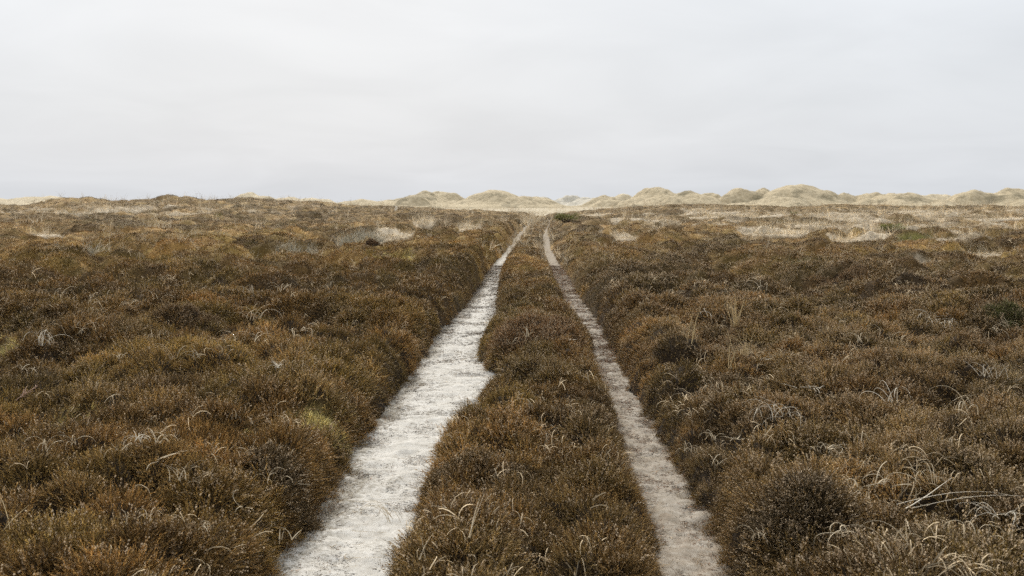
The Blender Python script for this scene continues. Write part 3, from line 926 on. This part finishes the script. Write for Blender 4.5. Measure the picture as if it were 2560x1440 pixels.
s = (0.7 + .6 * rs.uniform(size=m)) * np.maximum(1, r / 14) ** 0.6 * np.where(tall, .8, .8)
grass_scatter("dry_grass", "bleached dry grass filling the gaps in the heather", x, y, top_z, idx, s, base, rs)

x, y, r = fan_points(500000, 3, 45, 1.2, 0.585, rs)
k = rs.uniform(size=len(x)) < bare_at(x, y, ('moss',)) * .9
x, y, r = x[k], y[k], r[k]; m = len(x)
tn = np.array([0.66, 0.53, 0.20]) * (0.5 + .8 * rs.uniform(size=(m, 1)))
grass_scatter("moss", "yellow moss in hollows between the heather", x, y, top_z, 11 + rs.randint(0, 3, m), (0.8 + .6 * rs.uniform(size=m)) * np.maximum(1, r / 9), tn, rs)

# small curled blades caught in the heather everywhere
x, y, r = fan_points(26000, 3.2, 60, 1.3, 0.585, rs)
dn = fbm(x / 1.5, y / 2.2, 341, 3) + .1
k = (rs.uniform(size=len(x)) < sst(-.05, .35, dn) * .8 * (.5 + .5 * sst(0, 1.5, x)) + .04) & (gread(_h, x, y) > .05)
x, y, r = x[k], y[k], r[k]; m = len(x)
tn = np.array([0.58, 0.45, 0.28]) * (0.6 + .6 * rs.uniform(size=(m, 1)))
grass_scatter("curled_grass", "loose curled dry blades caught in the heather tops", x, y, lambda a, b_: top_z(a, b_) + 0.07, 7 + rs.randint(0, 4, m), (0.55 + .7 * rs.uniform(size=m)) * np.maximum(1, r / 12) ** .5, tn, rs, .3)

# --- crumbs, twigs and straw on the sand
def litter_on(EL, ER, n, bias, name, label, rust_):
    y = np.exp(rs.uniform(math.log(3.2), math.log(26), n * 2)); 
    y = y[rs.uniform(size=len(y)) < np.minimum(1, y / 3.2 * .25)][:n]
    a = np.interp(y, *EL); b_ = np.interp(y, *ER)
    u = rs.uniform(size=len(y)) ** bias
    x = a - .05 + (b_ - a + .1) * u
    cl = fbm(x * 3, y * 2.2, 351, 4)
    k = rs.uniform(size=len(x)) < sst(-.15, .4, cl) + .6 * sst(.25, 0, np.minimum(x - a, b_ - x)) * .5
    x, y = x[k], y[k]; m = len(x)
    r = np.hypot(x, y)
    idx = rs.choice(6, m, p=[.27, .27, .19, .19, .04, .04])
    dark = np.array([0.085, 0.062, 0.042]); red = np.array([0.24, 0.135, 0.075]); strw = np.array([0.50, .41, .29])
    q = rs.uniform(size=m)
    tn = np.where((q < rust_)[:, None], red, dark)
    tn = np.where(((idx >= 4) | (q > .93))[:, None], strw, tn) * (.6 + .6 * rs.uniform(size=(m, 1)))
    s = (.75 + 1.1 * rs.uniform(size=m) ** 2) * np.maximum(1, r / 7) ** .6
    z = ground_z(x, y) + 0.006
    rot = np.stack([rs.normal(0, .1, m), rs.normal(0, .1, m), rs.uniform(0, 6.28, m)], -1)
    scatter(name, np.stack([x, y, z], -1), rot, np.stack([s, s, s], -1), idx, tn, C_LIT, label)
litter_on(E_LL, E_LR, 24000, 1.35, "twig_litter", "fine dark twigs and crumbs strewn on the left sandy rut", .12)
litter_on(E_RL, E_RR, 26000, 1.0, "twig_litter", "rusty needles and crumbs strewn on the right sandy rut", .62)

print(round(time.time() - T0, 1))
# ------------------------------------------------------------------ dunes on the skyline
def dune(px, top, hwl, hwr, D, mat, label, sharp=1.0, depth=1.0, seed=0, lumps=0.2, name="sand_dune"):
    """one dune as a low rounded hill; hwl / hwr are the half widths to either side in photo px"""
    cx = (px - 1280) / F_PX * D
    base = -2.0
    ztop = CAM_H + (HOR - top) / F_PX * D
    wl, wr = 1.75 * hwl / F_PX * D, 1.75 * hwr / F_PX * D
    dd = 0.5 * (wl + wr) * depth
    n, mrow = 90, 60
    u = np.linspace(-1.25, 1.25, n); v = np.linspace(-1.25, 1.25, mrow)
    U, V = np.meshgrid(u, v)
    X = np.where(U < 0, U * wl, U * wr); Y = V * dd
    wu = U + 0.30 * fbm(U * 1.5 + seed, V * 1.6, 401 + seed, 3) ; wv = V + 0.25 * perlin(U * 1.6, V * 1.6 + seed, 405 + seed)
    d = np.sqrt(wu ** 2 + wv ** 2)
    prof = np.where(d < 1, (0.35 * (1 - np.clip(d, 0, 1)) + 0.65 * (0.5 + 0.5 * np.cos(np.pi * np.clip(d, 0, 1)))) ** (sharp * 1.3), 0)
    fl = fbm((X + cx) / (3 + .016 * D), (Y + D) / (3 + .016 * D), 411 + seed, 4)
    z0 = float(soil(np.array([cx]), np.array([D]))[0])
    H = ztop - z0
    pk = prof.max()
    Z = z0 + H * (prof / pk) + H * lumps * 2.0 * (fl - 0.4 * np.abs(fbm((X + cx) / 7, (Y + D) / 12, 431, 3))) * sst(0.0, 0.4, prof) + 0.18 * fbm((X + cx) / 1.6, Y / 1.6, 421 + seed, 3) * sst(0, .3, prof) - 1.2 * sst(0.9, 1.2, d)
    Z += ztop - Z.max()
    i = np.arange(mrow - 1)[:, None] * n + np.arange(n - 1)[None, :]
    q = np.stack([i, i + 1, i + n + 1, i + n], -1).reshape(-1, 4)
    me = mesh_np(name, np.stack([X, Y, Z], -1).reshape(-1, 3), q, [mat], None, True)
    o = obj(name, me, None, (cx, D, 0))
    tag(o, label, None, 'dunes along the skyline', 'structure')
    DUNES.append((o, X + cx, Y + D, Z, d, mat))
    return o
DUNES = []
G_, P_, W_ = M_DUNE, M_DUNE_P, M_DUNE_W
dune(110, 489, 200, 210, 250, P_, "long smooth pale dune at the far left edge", .8, .8, 1)
dune(-60, 500, 190, 130, 300, P_, "low pale dune running out of the left edge", .9, .8, 2)
dune(635, 480, 130, 120, 205, P_, "pale dune peaking behind the left heather ridge", 1.1, .9, 3)
dune(715, 492, 70, 60, 300, P_, "small pale dune right of the left peak", 1, 1, 4)
dune(775, 494, 60, 70, 330, P_, "low pale dune between ridge and flats", 1, 1, 5)
dune(900, 497, 80, 95, 300, G_, "low tan dune above the left moor shoulder", .9, 1, 6)
dune(990, 498, 70, 60, 640, W_, "bright white dune left of the twin topped dune", .8, 1, 7, .3)
dune(1062, 476, 95, 75, 315, G_, "grassy twin topped dune, its higher left summit", .85, 1, 8, .14)
dune(1105, 478, 70, 75, 322, G_, "grassy twin topped dune, its right summit", .9, 1, 9, .14)
dune(1030, 488, 60, 60, 300, G_, "left shoulder below the twin topped dune", .8, 1, 10)
dune(1235, 474, 85, 95, 310, G_, "pointed grassy dune left of the track's end", 1.25, 1, 11, .08)
dune(1305, 490, 70, 80, 305, G_, "right shoulder of the pointed dune", .8, 1, 12)
dune(1352, 491, 35, 40, 680, W_, "small bright white dune above the track's end", .9, 1, 13, .3)
dune(1425, 488, 60, 70, 700, W_, "wide whitish dune right of the track's end", .7, 1, 14, .3)
dune(1480, 492, 60, 60, 650, W_, "faint whitish dune beside the low tan dune", .7, 1, 15, .3)
dune(1515, 487, 55, 60, 330, G_, "low tan dune before the row of round dunes", .8, 1, 16)
dune(1562, 484, 45, 60, 360, P_, "pale hump left of the first round dune", .8, 1, 17)
dune(1645, 467, 62, 64, 325, G_, "first high round dune of the right row", .75, 1, 18, .08)
dune(1725, 476, 60, 70, 310, G_, "dune with a dark grassy hollow", .8, 1, 19, .12)
dune(1775, 482, 40, 45, 340, G_, "small steep hump behind the dark hollow", .8, 1, 20)
dune(1850, 470, 60, 60, 320, G_, "round dune left of the tallest dune", .8, 1, 21, .1)
dune(1908, 469, 55, 60, 335, G_, "dune with a dark grassy cap beside the tallest", .8, 1, 22, .1)
dune(2000, 460, 95, 100, 315, G_, "tallest dune on the skyline, a wide dome", .85, 1, 23, .05)
dune(1950, 488, 110, 100, 290, G_, "pale foot slope below the tallest dune", .9, .8, 24)
dune(2112, 481, 45, 50, 320, G_, "small pointed dune right of the tallest", 1.1, 1, 25)
dune(2180, 480, 60, 60, 320, G_, "low dune with a flat top on the right", .7, 1, 26)
dune(2240, 481, 80, 110, 300, G_, "long dune sloping down to the right flats", .8, 1, 27)
dune(2345, 485, 90, 80, 420, P_, "far pale dune between the two right dune groups", .7, 1, 28)
dune(2440, 474, 70, 60, 300, G_, "left hump of the dune at the right edge", .8, 1, 29, .14)
dune(2520, 469, 90, 120, 300, G_, "high dune at the right edge with dark hollows", .7, 1, 30, .14)
dune(2640, 478, 90, 120, 300, G_, "dune running out of the right edge", .8, 1, 31)

# marram on the dunes and plain
XS, YS, ZS, TS = [], [], [], []
for (o, X, Y, Z, d, mat) in DUNES:
    if mat is W_: continue
    f = rs.randint(0, X.size, 80)
    ok = d.ravel()[f] < 0.95
    XS.append((X.ravel()[f])[ok]); YS.append((Y.ravel()[f])[ok]); ZS.append(Z.ravel()[f][ok])
    TS.append(np.tile(np.array([.38, .315, .205]) if mat is G_ else np.array([.46, .38, .25]), (ok.sum(), 1)))
xp, yp, rp = fan_points(9000, 125, 330, 1.2, 0.56, rs)
XS.append(xp); YS.append(yp); ZS.append(soil(xp, yp)); TS.append(np.tile([.50, .41, .265], (len(xp), 1)))
x = np.concatenate(XS); y = np.concatenate(YS); z = np.concatenate(ZS); tn = np.concatenate(TS); m = len(x)
tn = tn * (.7 + .5 * rs.uniform(size=(m, 1)))
s = rs.uniform(1.0, 2.6, m)
rot = np.stack([rs.normal(0, .15, m), rs.normal(0, .15, m), rs.uniform(0, 6.28, m)], -1)
scatter("marram_grass", np.stack([x, y, z - .02], -1), rot, np.stack([s * 1.4, s * 1.4, s * .7], -1), rs.randint(4, 7, m), tn, C_GRASS, "thin bleached marram grass on the dunes and the plain")

print(round(time.time() - T0, 1))
# ------------------------------------------------------------------ single heather cushions that stand out
def clump(px, py, hw, h_m, tint, seedy, label, n=220, ry=1.0):
    x0, y0, z0 = unproject(px, py, 0.0, top_z)
    rx = hw * y0 / F_PX; ry_ = rx * ry
    root = empty("heather_clump", (x0, y0, z0 - 0.02))
    tag(root, label, "heather", "heather cushions that stand out")
    nu, nv = 40, 14
    V = []; 
    for j in range(nv + 1):
        q = j / nv
        for i in range(nu):
            a = 2 * math.pi * i / nu
            V.append((q * math.cos(a), q * math.sin(a)))
    V = np.array(V); ax = V[:, 0] * rx; ay = V[:, 1] * ry_
    def dome(ax, ay):
        q = np.sqrt((ax / rx) ** 2 + (ay / ry_) ** 2)
        q = np.clip(q * (1 + .35 * fbm((ax + x0) * 3, (ay + y0) * 3, 501, 3)), 0, 1.1)
        return top_z(ax + x0, ay + y0) - (z0 - .02) + 0.7 * h_m * np.clip(1 - q ** 2.6, -.1, 1) * (1 + .25 * perlin((ax + x0) * 7, (ay + y0) * 7, 503)) - .03 * (q > .96)
    Zd = dome(ax, ay)
    i = np.arange(nv)[:, None] * nu + np.arange(nu)[None, :]
    i2 = np.arange(nv)[:, None] * nu + (np.arange(nu)[None, :] + 1) % nu
    Q = np.stack([i, i2, i2 + nu, i + nu], -1).reshape(-1, 4)
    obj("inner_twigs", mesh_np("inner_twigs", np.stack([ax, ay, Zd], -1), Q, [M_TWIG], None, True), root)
    a = rs.uniform(0, 6.283, n); q = np.sqrt(rs.uniform(size=n)) * .97
    sx = q * np.cos(a) * rx; sy = q * np.sin(a) * ry_
    nr_ = normals(dome, sx, sy, .02); nr_[:, :2] *= .8; nr_[:, :2] += rs.normal(0, .14, (n, 2))
    E = tilt_euler(nr_, rs.uniform(0, 6.28, n)); sz = dome(sx, sy)
    area = math.pi * rx * ry_ / n
    sc = math.sqrt(area) / 0.052
    for k in range(n):
        sd_ = rs.uniform() < seedy
        me = near_protos[rs.randint(0, 5) + (5 if sd_ else 0)]
        o = bpy.data.objects.new("sprig", me)
        COL.objects.link(o); o.parent = root
        o.location = (sx[k], sy[k], sz[k]); o.rotation_euler = E[k]
        s = max(0.75, min(sc, 1.7)) * rs.uniform(.8, 1.2)
        o.scale = (s, s, min(s, 1.15))
        f = rs.uniform(.8, 1.25)
        o['tint'] = [tint[0] * f * 2.1, tint[1] * f * 1.85, tint[2] * f * 1.2]
    return root
clump(1335, 838, 128, .13, (.125, .080, .050), .6, "large rounded brown heather cushion filling the middle strip between the two ruts", 290, .9)
clump(1355, 930, 125, .08, (.115, .088, .045), .5, "second broad heather cushion nearer the camera, olive sided, between the ruts", 280, .8)
clump(1290, 776, 42, .07, (.100, .082, .042), .25, "small dark green heather cushion at the right rim of the wide sandy rut", 120, .9)
clump(690, 1185, 105, .07, (.060, .044, .027), .25, "dark domed heather cushion left of the wide sandy rut in the foreground", 280, .8)
clump(1960, 1285, 130, .05, (.050, .038, .024), .5, "very dark brown heather cushion with pale seed heads beside the right rut", 290, .8)
clump(2110, 703, 62, .12, (.115, .080, .056), .5, "grey brown domed heather cushion in the middle of the right hand moor", 220, .9)
clump(2525, 800, 55, .10, (.066, .074, .036), .2, "dark green heather cushion at the right edge of the moor", 200, .9)
clump(350, 842, 85, .08, (.125, .094, .050), .4, "olive topped heather cushion in the left moor, below two dark ones", 260, .8)
clump(470, 788, 85, .08, (.092, .064, .040), .3, "dark brown heather cushion behind the olive topped one on the left", 260, .8)
clump(1150, 1195, 75, .07, (.095, .068, .038), .3, "dark heather cushion bulging over the right rim of the left rut", 260, .9)
clump(930, 617, 22, .14, (.080, .052, .036), .1, "tiny dark heather cushion alone in pale grass on the far left moor", 60, .9)

print(round(time.time() - T0, 1))
# ------------------------------------------------------------------ tufts of dry curled grass
def blade(root, pts, w, mat):
    v, f = tube(pts, w, w * .25, 3, .5, .25)
    obj("blade", mesh_np("blade", v, f, [mat], None, True), root)

def tuft(px, py, style, n, size, label, mat=None, w=1.0, spread=0.4, az=None, name="grass_tuft"):
    x0, y0, z0 = unproject(px, py, 0.0, lambda a, b_: top_z(a, b_) + .05)
    sp = y0 / F_PX
    z0 += .05
    root = empty(name, (x0, y0, z0 - .05))
    tag(root, label, "grass", "tufts of dry grass in the heather")
    Lm = size * sp
    mat = mat or M_BLADE
    g = np.random.RandomState(px * 7 + py)
    w0 = (0.0019 + 0.0013 * g.uniform()) * w * max(1, y0 / 9) * (1.45 if style in ('upright', 'fan') and y0 > 8 else 1)
    for k in range(n):
        a = (az if az is not None else g.uniform(0, 6.283)) + g.normal(0, .35 if az is not None else .3)
        bx, by = g.normal(0, spread * Lm * .5, 2)
        if style == 'arch':
            p = blade_pts(g, Lm * g.uniform(.8, 1.9), g.uniform(.9, 1.4), g.uniform(2.2, 3.0), a, g.normal(0, .5), 14, .05)
        elif style == 'curl':
            p = blade_pts(g, Lm * g.uniform(.9, 2.3), g.uniform(.5, 1.4), g.uniform(2.0, 5.0), a, g.normal(0, 1.8), 18, .09)
        elif style == 'upright':
            p = blade_pts(g, Lm * g.uniform(.8, 1.5), g.uniform(1.15, 1.55), g.uniform(0, .6), a, 0, 8, .03)
        elif style == 'fan':
            p = blade_pts(g, Lm * g.uniform(.8, 1.5), g.uniform(.7, 1.35), g.uniform(.1, 1.6), a, g.normal(0, .3), 12, .05)
        else:   # 'stalk': fallen, nearly straight
            p = blade_pts(g, Lm * g.uniform(.7, 1.2), g.uniform(.05, .35), g.uniform(.1, .7), a, g.normal(0, .25), 8, .04)
        p = p + np.array([bx, by, .03])
        s_z = top_z(p[:, 0] + x0, p[:, 1] + y0) - (z0 - .05)
        p[:, 2] = np.maximum(p[:, 2] + (.03 if style != 'upright' else -.01), s_z + (.05 if style in ('stalk', 'curl') else .02))
        p[:, 2] += .02
        if style == 'curl':
            p[:, 2] = s_z + .08 + (p[:, 2] - s_z - .05) * .8
        blade(root, p, w0 * g.uniform(.7, 1.25), mat)
    return root
Bm, Wm, Ym = M_BLADE, M_BLADE_W, M_BLADE_Y
TUFTS = [
 (625, 822, 'arch', 9, 55, "long swept row of arching pale blades above the middle of the left moor", Bm, .8),
 (570, 880, 'arch', 6, 45, "low arching blades just below the long swept row on the left moor", Bm, .8),
 (640, 880, 'arch', 4, 35, "few thin arches right of the low arching blades on the left moor", Bm, .5),
 (760, 855, 'curl', 5, 40, "loose curls halfway between the swept row and the wide sandy rut", Bm, .7),
 (296, 925, 'curl', 8, 35, "tight round nest of curled blades left of two tall arches", Bm, .4),
 (430, 925, 'arch', 4, 55, "first of two neighbouring tall arches, with thick pale blades", Bm, .3),
 (480, 922, 'arch', 4, 45, "second, flatter of two neighbouring arches on the left moor", Bm, .4),
 (112, 893, 'arch', 12, 55, "dense pale sheaf of arching blades beside the yellow moss at the left edge", Wm, .5),
 (205, 855, 'arch', 9, 40, "pale arching blades strung along a cushion above the dense sheaf", Bm, 1.1),
 (405, 868, 'arch', 5, 28, "short arches in the dip right of the olive topped cushion", Bm, .8),
 (625, 748, 'arch', 8, 28, "bushy little cluster of arches far up the left moor", Bm, .6),
 (705, 748, 'arch', 7, 30, "arches right of the bushy little cluster, nearer the wide rut", Bm, .9),
 (150, 762, 'arch', 5, 45, "long drooping blades high on the left moor near the edge", Bm, .9),
 (240, 778, 'arch', 5, 40, "wide shallow arches right of the long drooping blades", Bm, .8),
 (400, 768, 'arch', 3, 35, "three faint arches between two dark cushions on the left", Bm, .6),
 (262, 1040, 'arch', 2, 62, "lone tall hoop of two blades in the open heather of the left foreground", Bm, .15),
 (60, 965, 'curl', 5, 40, "untidy curls near the left edge above the pinkish dead sprig", Bm, .6),
 (695, 950, 'fan', 12, 26, "small starburst of pale green white blades in reddish heather", Wm, .3),
 (118, 1172, 'arch', 5, 62, "wide hoop of blades over heather near the left edge of the foreground", Bm, .35),
 (190, 1155, 'arch', 4, 55, "thin hoops leaning right, beside the wide hoop at the left edge", Bm, .35),
 (345, 1145, 'arch', 9, 38, "bright many bladed knot of arches in the left foreground", Wm, .35),
 (400, 1150, 'arch', 6, 45, "pair of shallow arches right of the bright knot", Bm, .4),
 (312, 1172, 'fan', 6, 32, "short splayed blades below left of the bright knot", Bm, .5),
 (395, 1205, 'stalk', 4, 55, "thick straight fallen stalks below the bright knot", Bm, .4),
 (450, 1245, 'fan', 7, 50, "bent broken blades fanning over a dark hollow in the left foreground", Bm, .5),
 (682, 1240, 'arch', 5, 34, "small hoops on the dark domed cushion near the wide rut", Bm, .7),
 (735, 1262, 'stalk', 3, 42, "two straight slanting stalks close to the wide rut", Bm, .2),
 (612, 1325, 'curl', 3, 48, "thick question mark curl in the bottom left heather", Bm, .3),
 (375, 1355, 'arch', 4, 36, "two stubby hoops low in the left foreground", Bm, .5),
 (510, 1375, 'arch', 4, 36, "hoop and slanting stalk right of the stubby hoops", Bm, .5),
 (715, 1390, 'fan', 7, 36, "dry fan of blades at the lower rim of the wide rut", Bm, .6),
 (10, 1375, 'fan', 5, 75, "orange brown broad blades cut by the left edge of the photo", Ym, .3),
 (575, 1428, 'stalk', 3, 25, "short pale scraps at the very bottom of the left heather", Bm, .6),
 (1168, 1372, 'upright', 2, 105, "tall thick lone blade bowing right in the near middle strip", Bm, .08),
 (1112, 1315, 'stalk', 2, 52, "short bent blade left of the tall lone blade", Bm, .3),
 (1058, 1425, 'upright', 2, 55, "thin upright blade at the bottom of the middle strip", Bm, .3),
 (975, 1345, 'arch', 8, 62, "sheaf of straws spilling from the middle strip onto the wide rut", Bm, .4),
 (1283, 880, 'arch', 3, 26, "small hoop in green heather below the rounded middle cushion", Bm, .3),
 (1320, 862, 'fan', 7, 24, "thin wisps at the foot of the rounded middle cushion", Bm, .8),
 (1430, 872, 'stalk', 3, 16, "short white scraps between the two middle cushions", Wm, .6),
 (1838, 826, 'upright', 18, 72, "tall upright tuft of straw standing alone on the right moor", Ym, .10),
 (1862, 912, 'fan', 20, 60, "wide loose tuft of straw below the tall upright one", Ym, .25),
 (1822, 935, 'upright', 5, 75, "thin leaning stems left of the wide loose tuft", Ym, .2),
 (1732, 872, 'upright', 6, 85, "sparse tall stems near the right rut, left of the upright tuft", Ym, .3),
 (1905, 925, 'stalk', 6, 75, "bundle of bone white stalks lying right of the wide loose tuft", Wm, .15),
 (1780, 812, 'curl', 4, 30, "white hooks and scraps left of the tall upright tuft", Wm, .9),
 (1905, 745, 'arch', 4, 35, "bent white blades high on the right moor above the upright tuft", Bm, .5),
 (2335, 830, 'curl', 14, 52, "big tangled crown of curls high on the right moor", Wm, .8),
 (2250, 880, 'curl', 8, 42, "scattered curls below left of the tangled crown", Bm, 1.0),
 (2105, 832, 'curl', 4, 26, "small hook shaped blades in the centre of the right moor", Bm, .5),
 (2150, 880, 'arch', 7, 30, "low curls in reddish heather between hooks and scattered curls", Bm, .8),
 (2500, 850, 'curl', 9, 50, "yellowish curls before the dark green cushion at the right edge", Bm, .9),
 (2000, 1000, 'stalk', 2, 40, "single thick white stalk pointing down right", Wm, .2),
 (2052, 1000, 'stalk', 6, 50, "crossed white stalks right of the single thick one", Wm, .5),
 (2205, 1035, 'arch', 5, 62, "long white arches above the grey brown slope of the right foreground", Wm, .5),
 (2410, 1062, 'arch', 6, 75, "wide hoops at the right above dark heather", Bm, .5),
 (1955, 1085, 'curl', 12, 62, "large open tangle of white curls right of the narrow rut", Wm, .7),
 (1785, 1135, 'arch', 6, 36, "round hoops on heather at the rim of the right rut", Bm, .5),
 (1840, 1128, 'stalk', 7, 36, "sheaf of short flat blades right of the round hoops", Bm, .4),
 (1722, 1165, 'arch', 10, 36, "frizzy tuft hanging over the right rut's edge", Bm, .5),
 (1790, 1205, 'curl', 5, 36, "pretzel curl below the frizzy tuft", Bm, .4),
 (2065, 1175, 'curl', 9, 46, "cluster of loops above the very dark brown cushion", Bm, .6),
 (2130, 1140, 'arch', 3, 46, "flat hook of one blade right of the loops", Bm, .4),
 (2200, 1265, 'curl', 9, 82, "sprawling web of long curls in the right foreground", Bm, .6),
 (2330, 1262, 'arch', 6, 66, "tall drooping arches behind the long straight stalk", Bm, .5),
 (2250, 1318, 'stalk', 3, 290, "very long straight stalk lying across the right foreground", Wm, .1),
 (2490, 1345, 'curl', 11, 62, "thick tangled loops at the lower right edge", Wm, .6),
 (1890, 1395, 'arch', 8, 55, "golden hoops at the bottom beside the right rut", Bm, .5),
 (2245, 1415, 'arch', 5, 92, "broad blade arching at the bottom of the right foreground", Bm, .4),
 (2120, 1400, 'curl', 5, 55, "thin loops between golden hoops and broad arching blade", Bm, .5),
 (2455, 1405, 'curl', 4, 60, "single loop below the thick tangled loops at the right", Bm, .5),
 (2480, 975, 'fan', 12, 42, "grey frayed grass on the lichen patch at the right edge", Wm, .9),
 (1065, 566, 'upright', 12, 26, "bright wispy tuft standing on the far left moor", Bm, .5),
 (240, 640, 'fan', 14, 34, "windswept pale wisps far out on the left moor", Bm, 1.0),
 (90, 562, 'fan', 14, 34, "windswept wisps below the leftmost heather ridge", Bm, .9),
 (420, 575, 'fan', 12, 26, "wisps on the far slope below the middle of the left ridge", Bm, 1.0),
]
for (px, py, st, n, size, lab, mt, sp_) in TUFTS:
    az_ = {2250: 0.12, 1905: -.25 if py > 800 else None}.get(px)
    if px == 1168: az_ = .3
    if px == 975: az_ = 2.9
    if py < 660: w_ = .8
    else: w_ = 1.0
    tuft(px, py, st, n, size, lab, mt, w_ * (1.5 if px == 1168 else 1), sp_, az_)

# loose straws and twigs on the sand
def straw(name, px, py, L_px, az, label, mat, w, kink=0.0):
    x0, y0, z0 = unproject(px, py, .01, ground_z)
    g = np.random.RandomState(px + py)
    Lm = L_px * y0 / F_PX
    p = blade_pts(g, Lm, 0.0, 0.0, az, kink, 9, .06)
    p[:, 2] = ground_z(p[:, 0] + x0, p[:, 1] + y0) - z0 + .016
    v, f = tube(p, w, w * .5, 5, .8)
    o = obj(name, mesh_np(name, v, f, [mat], None, True), None, (x0, y0, z0))
    tag(o, label, "twig" if name == "twig" else "straw", "straws and twigs lying on the sand")
straw("straw", 1600, 1145, 60, -.9, "pale V bent straw on the right rut", M_BLADE, .002, 1.8)
straw("straw", 1625, 1185, 60, .5, "thin straw right of the V bent straw on the right rut", M_BLADE, .0013, .3)
straw("twig", 1636, 1200, 20, -.8, "short thick white twig on the right rut", M_BLADE_W, .005, .2)
straw("straw", 1690, 1240, 60, .7, "straw at the right rim of the right rut", M_BLADE, .0015, .2)
straw("twig", 905, 1190, 60, .1, "dark thin twig lying across the left rut", M_BARK, .002, .4)
straw("straw", 980, 1205, 60, .9, "pale straw slanting on the left rut", M_BLADE, .0013, -.3)
straw("straw", 870, 1255, 80, -.2, "long pale straw at the left rim of the left rut", M_BLADE, .0014, .5)
straw("straw", 880, 1330, 90, -.3, "long pale straw low on the left rut", M_BLADE, .0016, .5)
straw("twig", 960, 1065, 40, 2.0, "small twig by the left rim farther up the left rut", M_BARK, .002, .5)
straw("straw", 860, 1400, 110, .3, "longest pale straw at the bottom of the left rut", M_BLADE, .0016, -.4)

# pinkish dead sprig at the left
x0, y0, z0 = unproject(40, 1010, 0, lambda a, b_: top_z(a, b_) + .06)
root = tag(empty("dead_sprig", (x0, y0, z0 - .06)), "pinkish dead branching sprig on heather near the left edge", "sprig")
g = np.random.RandomState(5)
main = blade_pts(g, .22, .5, .4, 1.1, .3, 8, .08); main[:, 2] += .08
v, f = tube(main, .003, .001, 5, 1); obj("stem", mesh_np("stem", v, f, [M_PINK], None, True), root)
for k in range(12):
    p = blade_pts(g, g.uniform(.03, .08), g.uniform(.1, .9), .3, 1.1 + g.choice([-1, 1]) * g.uniform(.5, 1.1), 0, 5, .1) + main[1 + k % 7]
    v, f = tube(p, .0045, .0015, 4, .7); obj("side_twig", mesh_np("side_twig", v, f, [M_PINK], None, True), root)

print(round(time.time() - T0, 1))
# ------------------------------------------------------------------ green shrubs
def needle_mat(name, c1, c2):
    m, t, b = new_mat(name)
    v = attr_node(t, "vary").outputs['Fac']
    t.links.new(ramp_node(t, v, [(0.0, c1), (1.0, c2)]).outputs[0], b.inputs['Base Color'])
    return m
M_NEEDLE = needle_mat("green_needles", (0.075, 0.080, 0.025), (0.30, 0.30, 0.085))
def shrub(px, py, wpx, hpx, label, seed, lobes):
    x0, y0, z0 = unproject(px, py, 0, lambda a, b_: top_z(a, b_))
    W = wpx * y0 / F_PX; H = hpx * y0 / F_PX
    z0 -= .10
    root = tag(empty("pine_shrub", (x0, y0, z0)), label, "shrub", "green shrubs on the moor")
    g = np.random.RandomState(seed)
    tr = np.array([(0, 0, 0), (.02 * W, 0, H * .3), (-.01 * W, 0, H * .6), (0, 0, H * .95)])
    v, f = tube(tr, .03 * W, .008 * W, 6, 1); obj("trunk", mesh_np("trunk", v, f, [M_BARK], None, True), root)
    B = Build(); ends = []
    for k in range(lobes):
        a = g.uniform(0, 6.283); q = g.uniform(.15, .5) * W; zz = H * g.uniform(.35, 1.0) * (1 - .5 * q / W)
        e = np.array([q * math.cos(a), q * math.sin(a) * .8, zz + .1])
        br = np.array([(0, 0, zz * .4), e * .5 + np.array([0, 0, zz * .15]), e])
        v, f = tube(br, .014 * W, .005 * W, 5, 1); obj("branch", mesh_np("branch", v, f, [M_BARK], None, True), root)
        ends.append(e)
    for e in ends:
        vb = g.uniform(0, .5)
        for m in range(110):
            p = e + g.normal(0, 1, 3) * np.array([.09 * W, .09 * W, .10 * H])
            d = g.normal(0, 1, 3); d[2] = abs(d[2]) + .5; d, u, v = basis(d)
            l = .05 * W * g.uniform(.6, 1.3); w = l * .16
            B.add([p - u * w, p + u * w, p + d * l], [(0, 1, 2)], min(1, vb + g.uniform(0, .6)), 0)
    obj("crown", B.mesh("crown", M_NEEDLE), root)
shrub(1418, 557, 58, 24, "wide bright green shrub just right of where the right rut fades out", 4, 26)
shrub(545, 552, 24, 20, "small lone green shrub under the left heather ridge", 5, 14)
shrub(2232, 583, 62, 26, "open dark green shrub on the far right moor among pale grass", 6, 20)
shrub(1985, 540, 22, 10, "tiny low green shrub before the tallest dune", 8, 10)

# small pale stump seen on the left crest
x0, y0, z0 = unproject(990, 527, 0, lambda a, b_: top_z(a, b_))
p = np.array([(0, 0, -.1), (.02, 0, .15), (.0, .01, .32)])
v, f = tube(p, .13, .07, 7, 1)
o = obj("stump", mesh_np("stump", v, f, [M_BLADE_W], None, False), None, (x0, y0, z0))
tag(o, "small whitish stump on the crest left of the ruts", "stump")
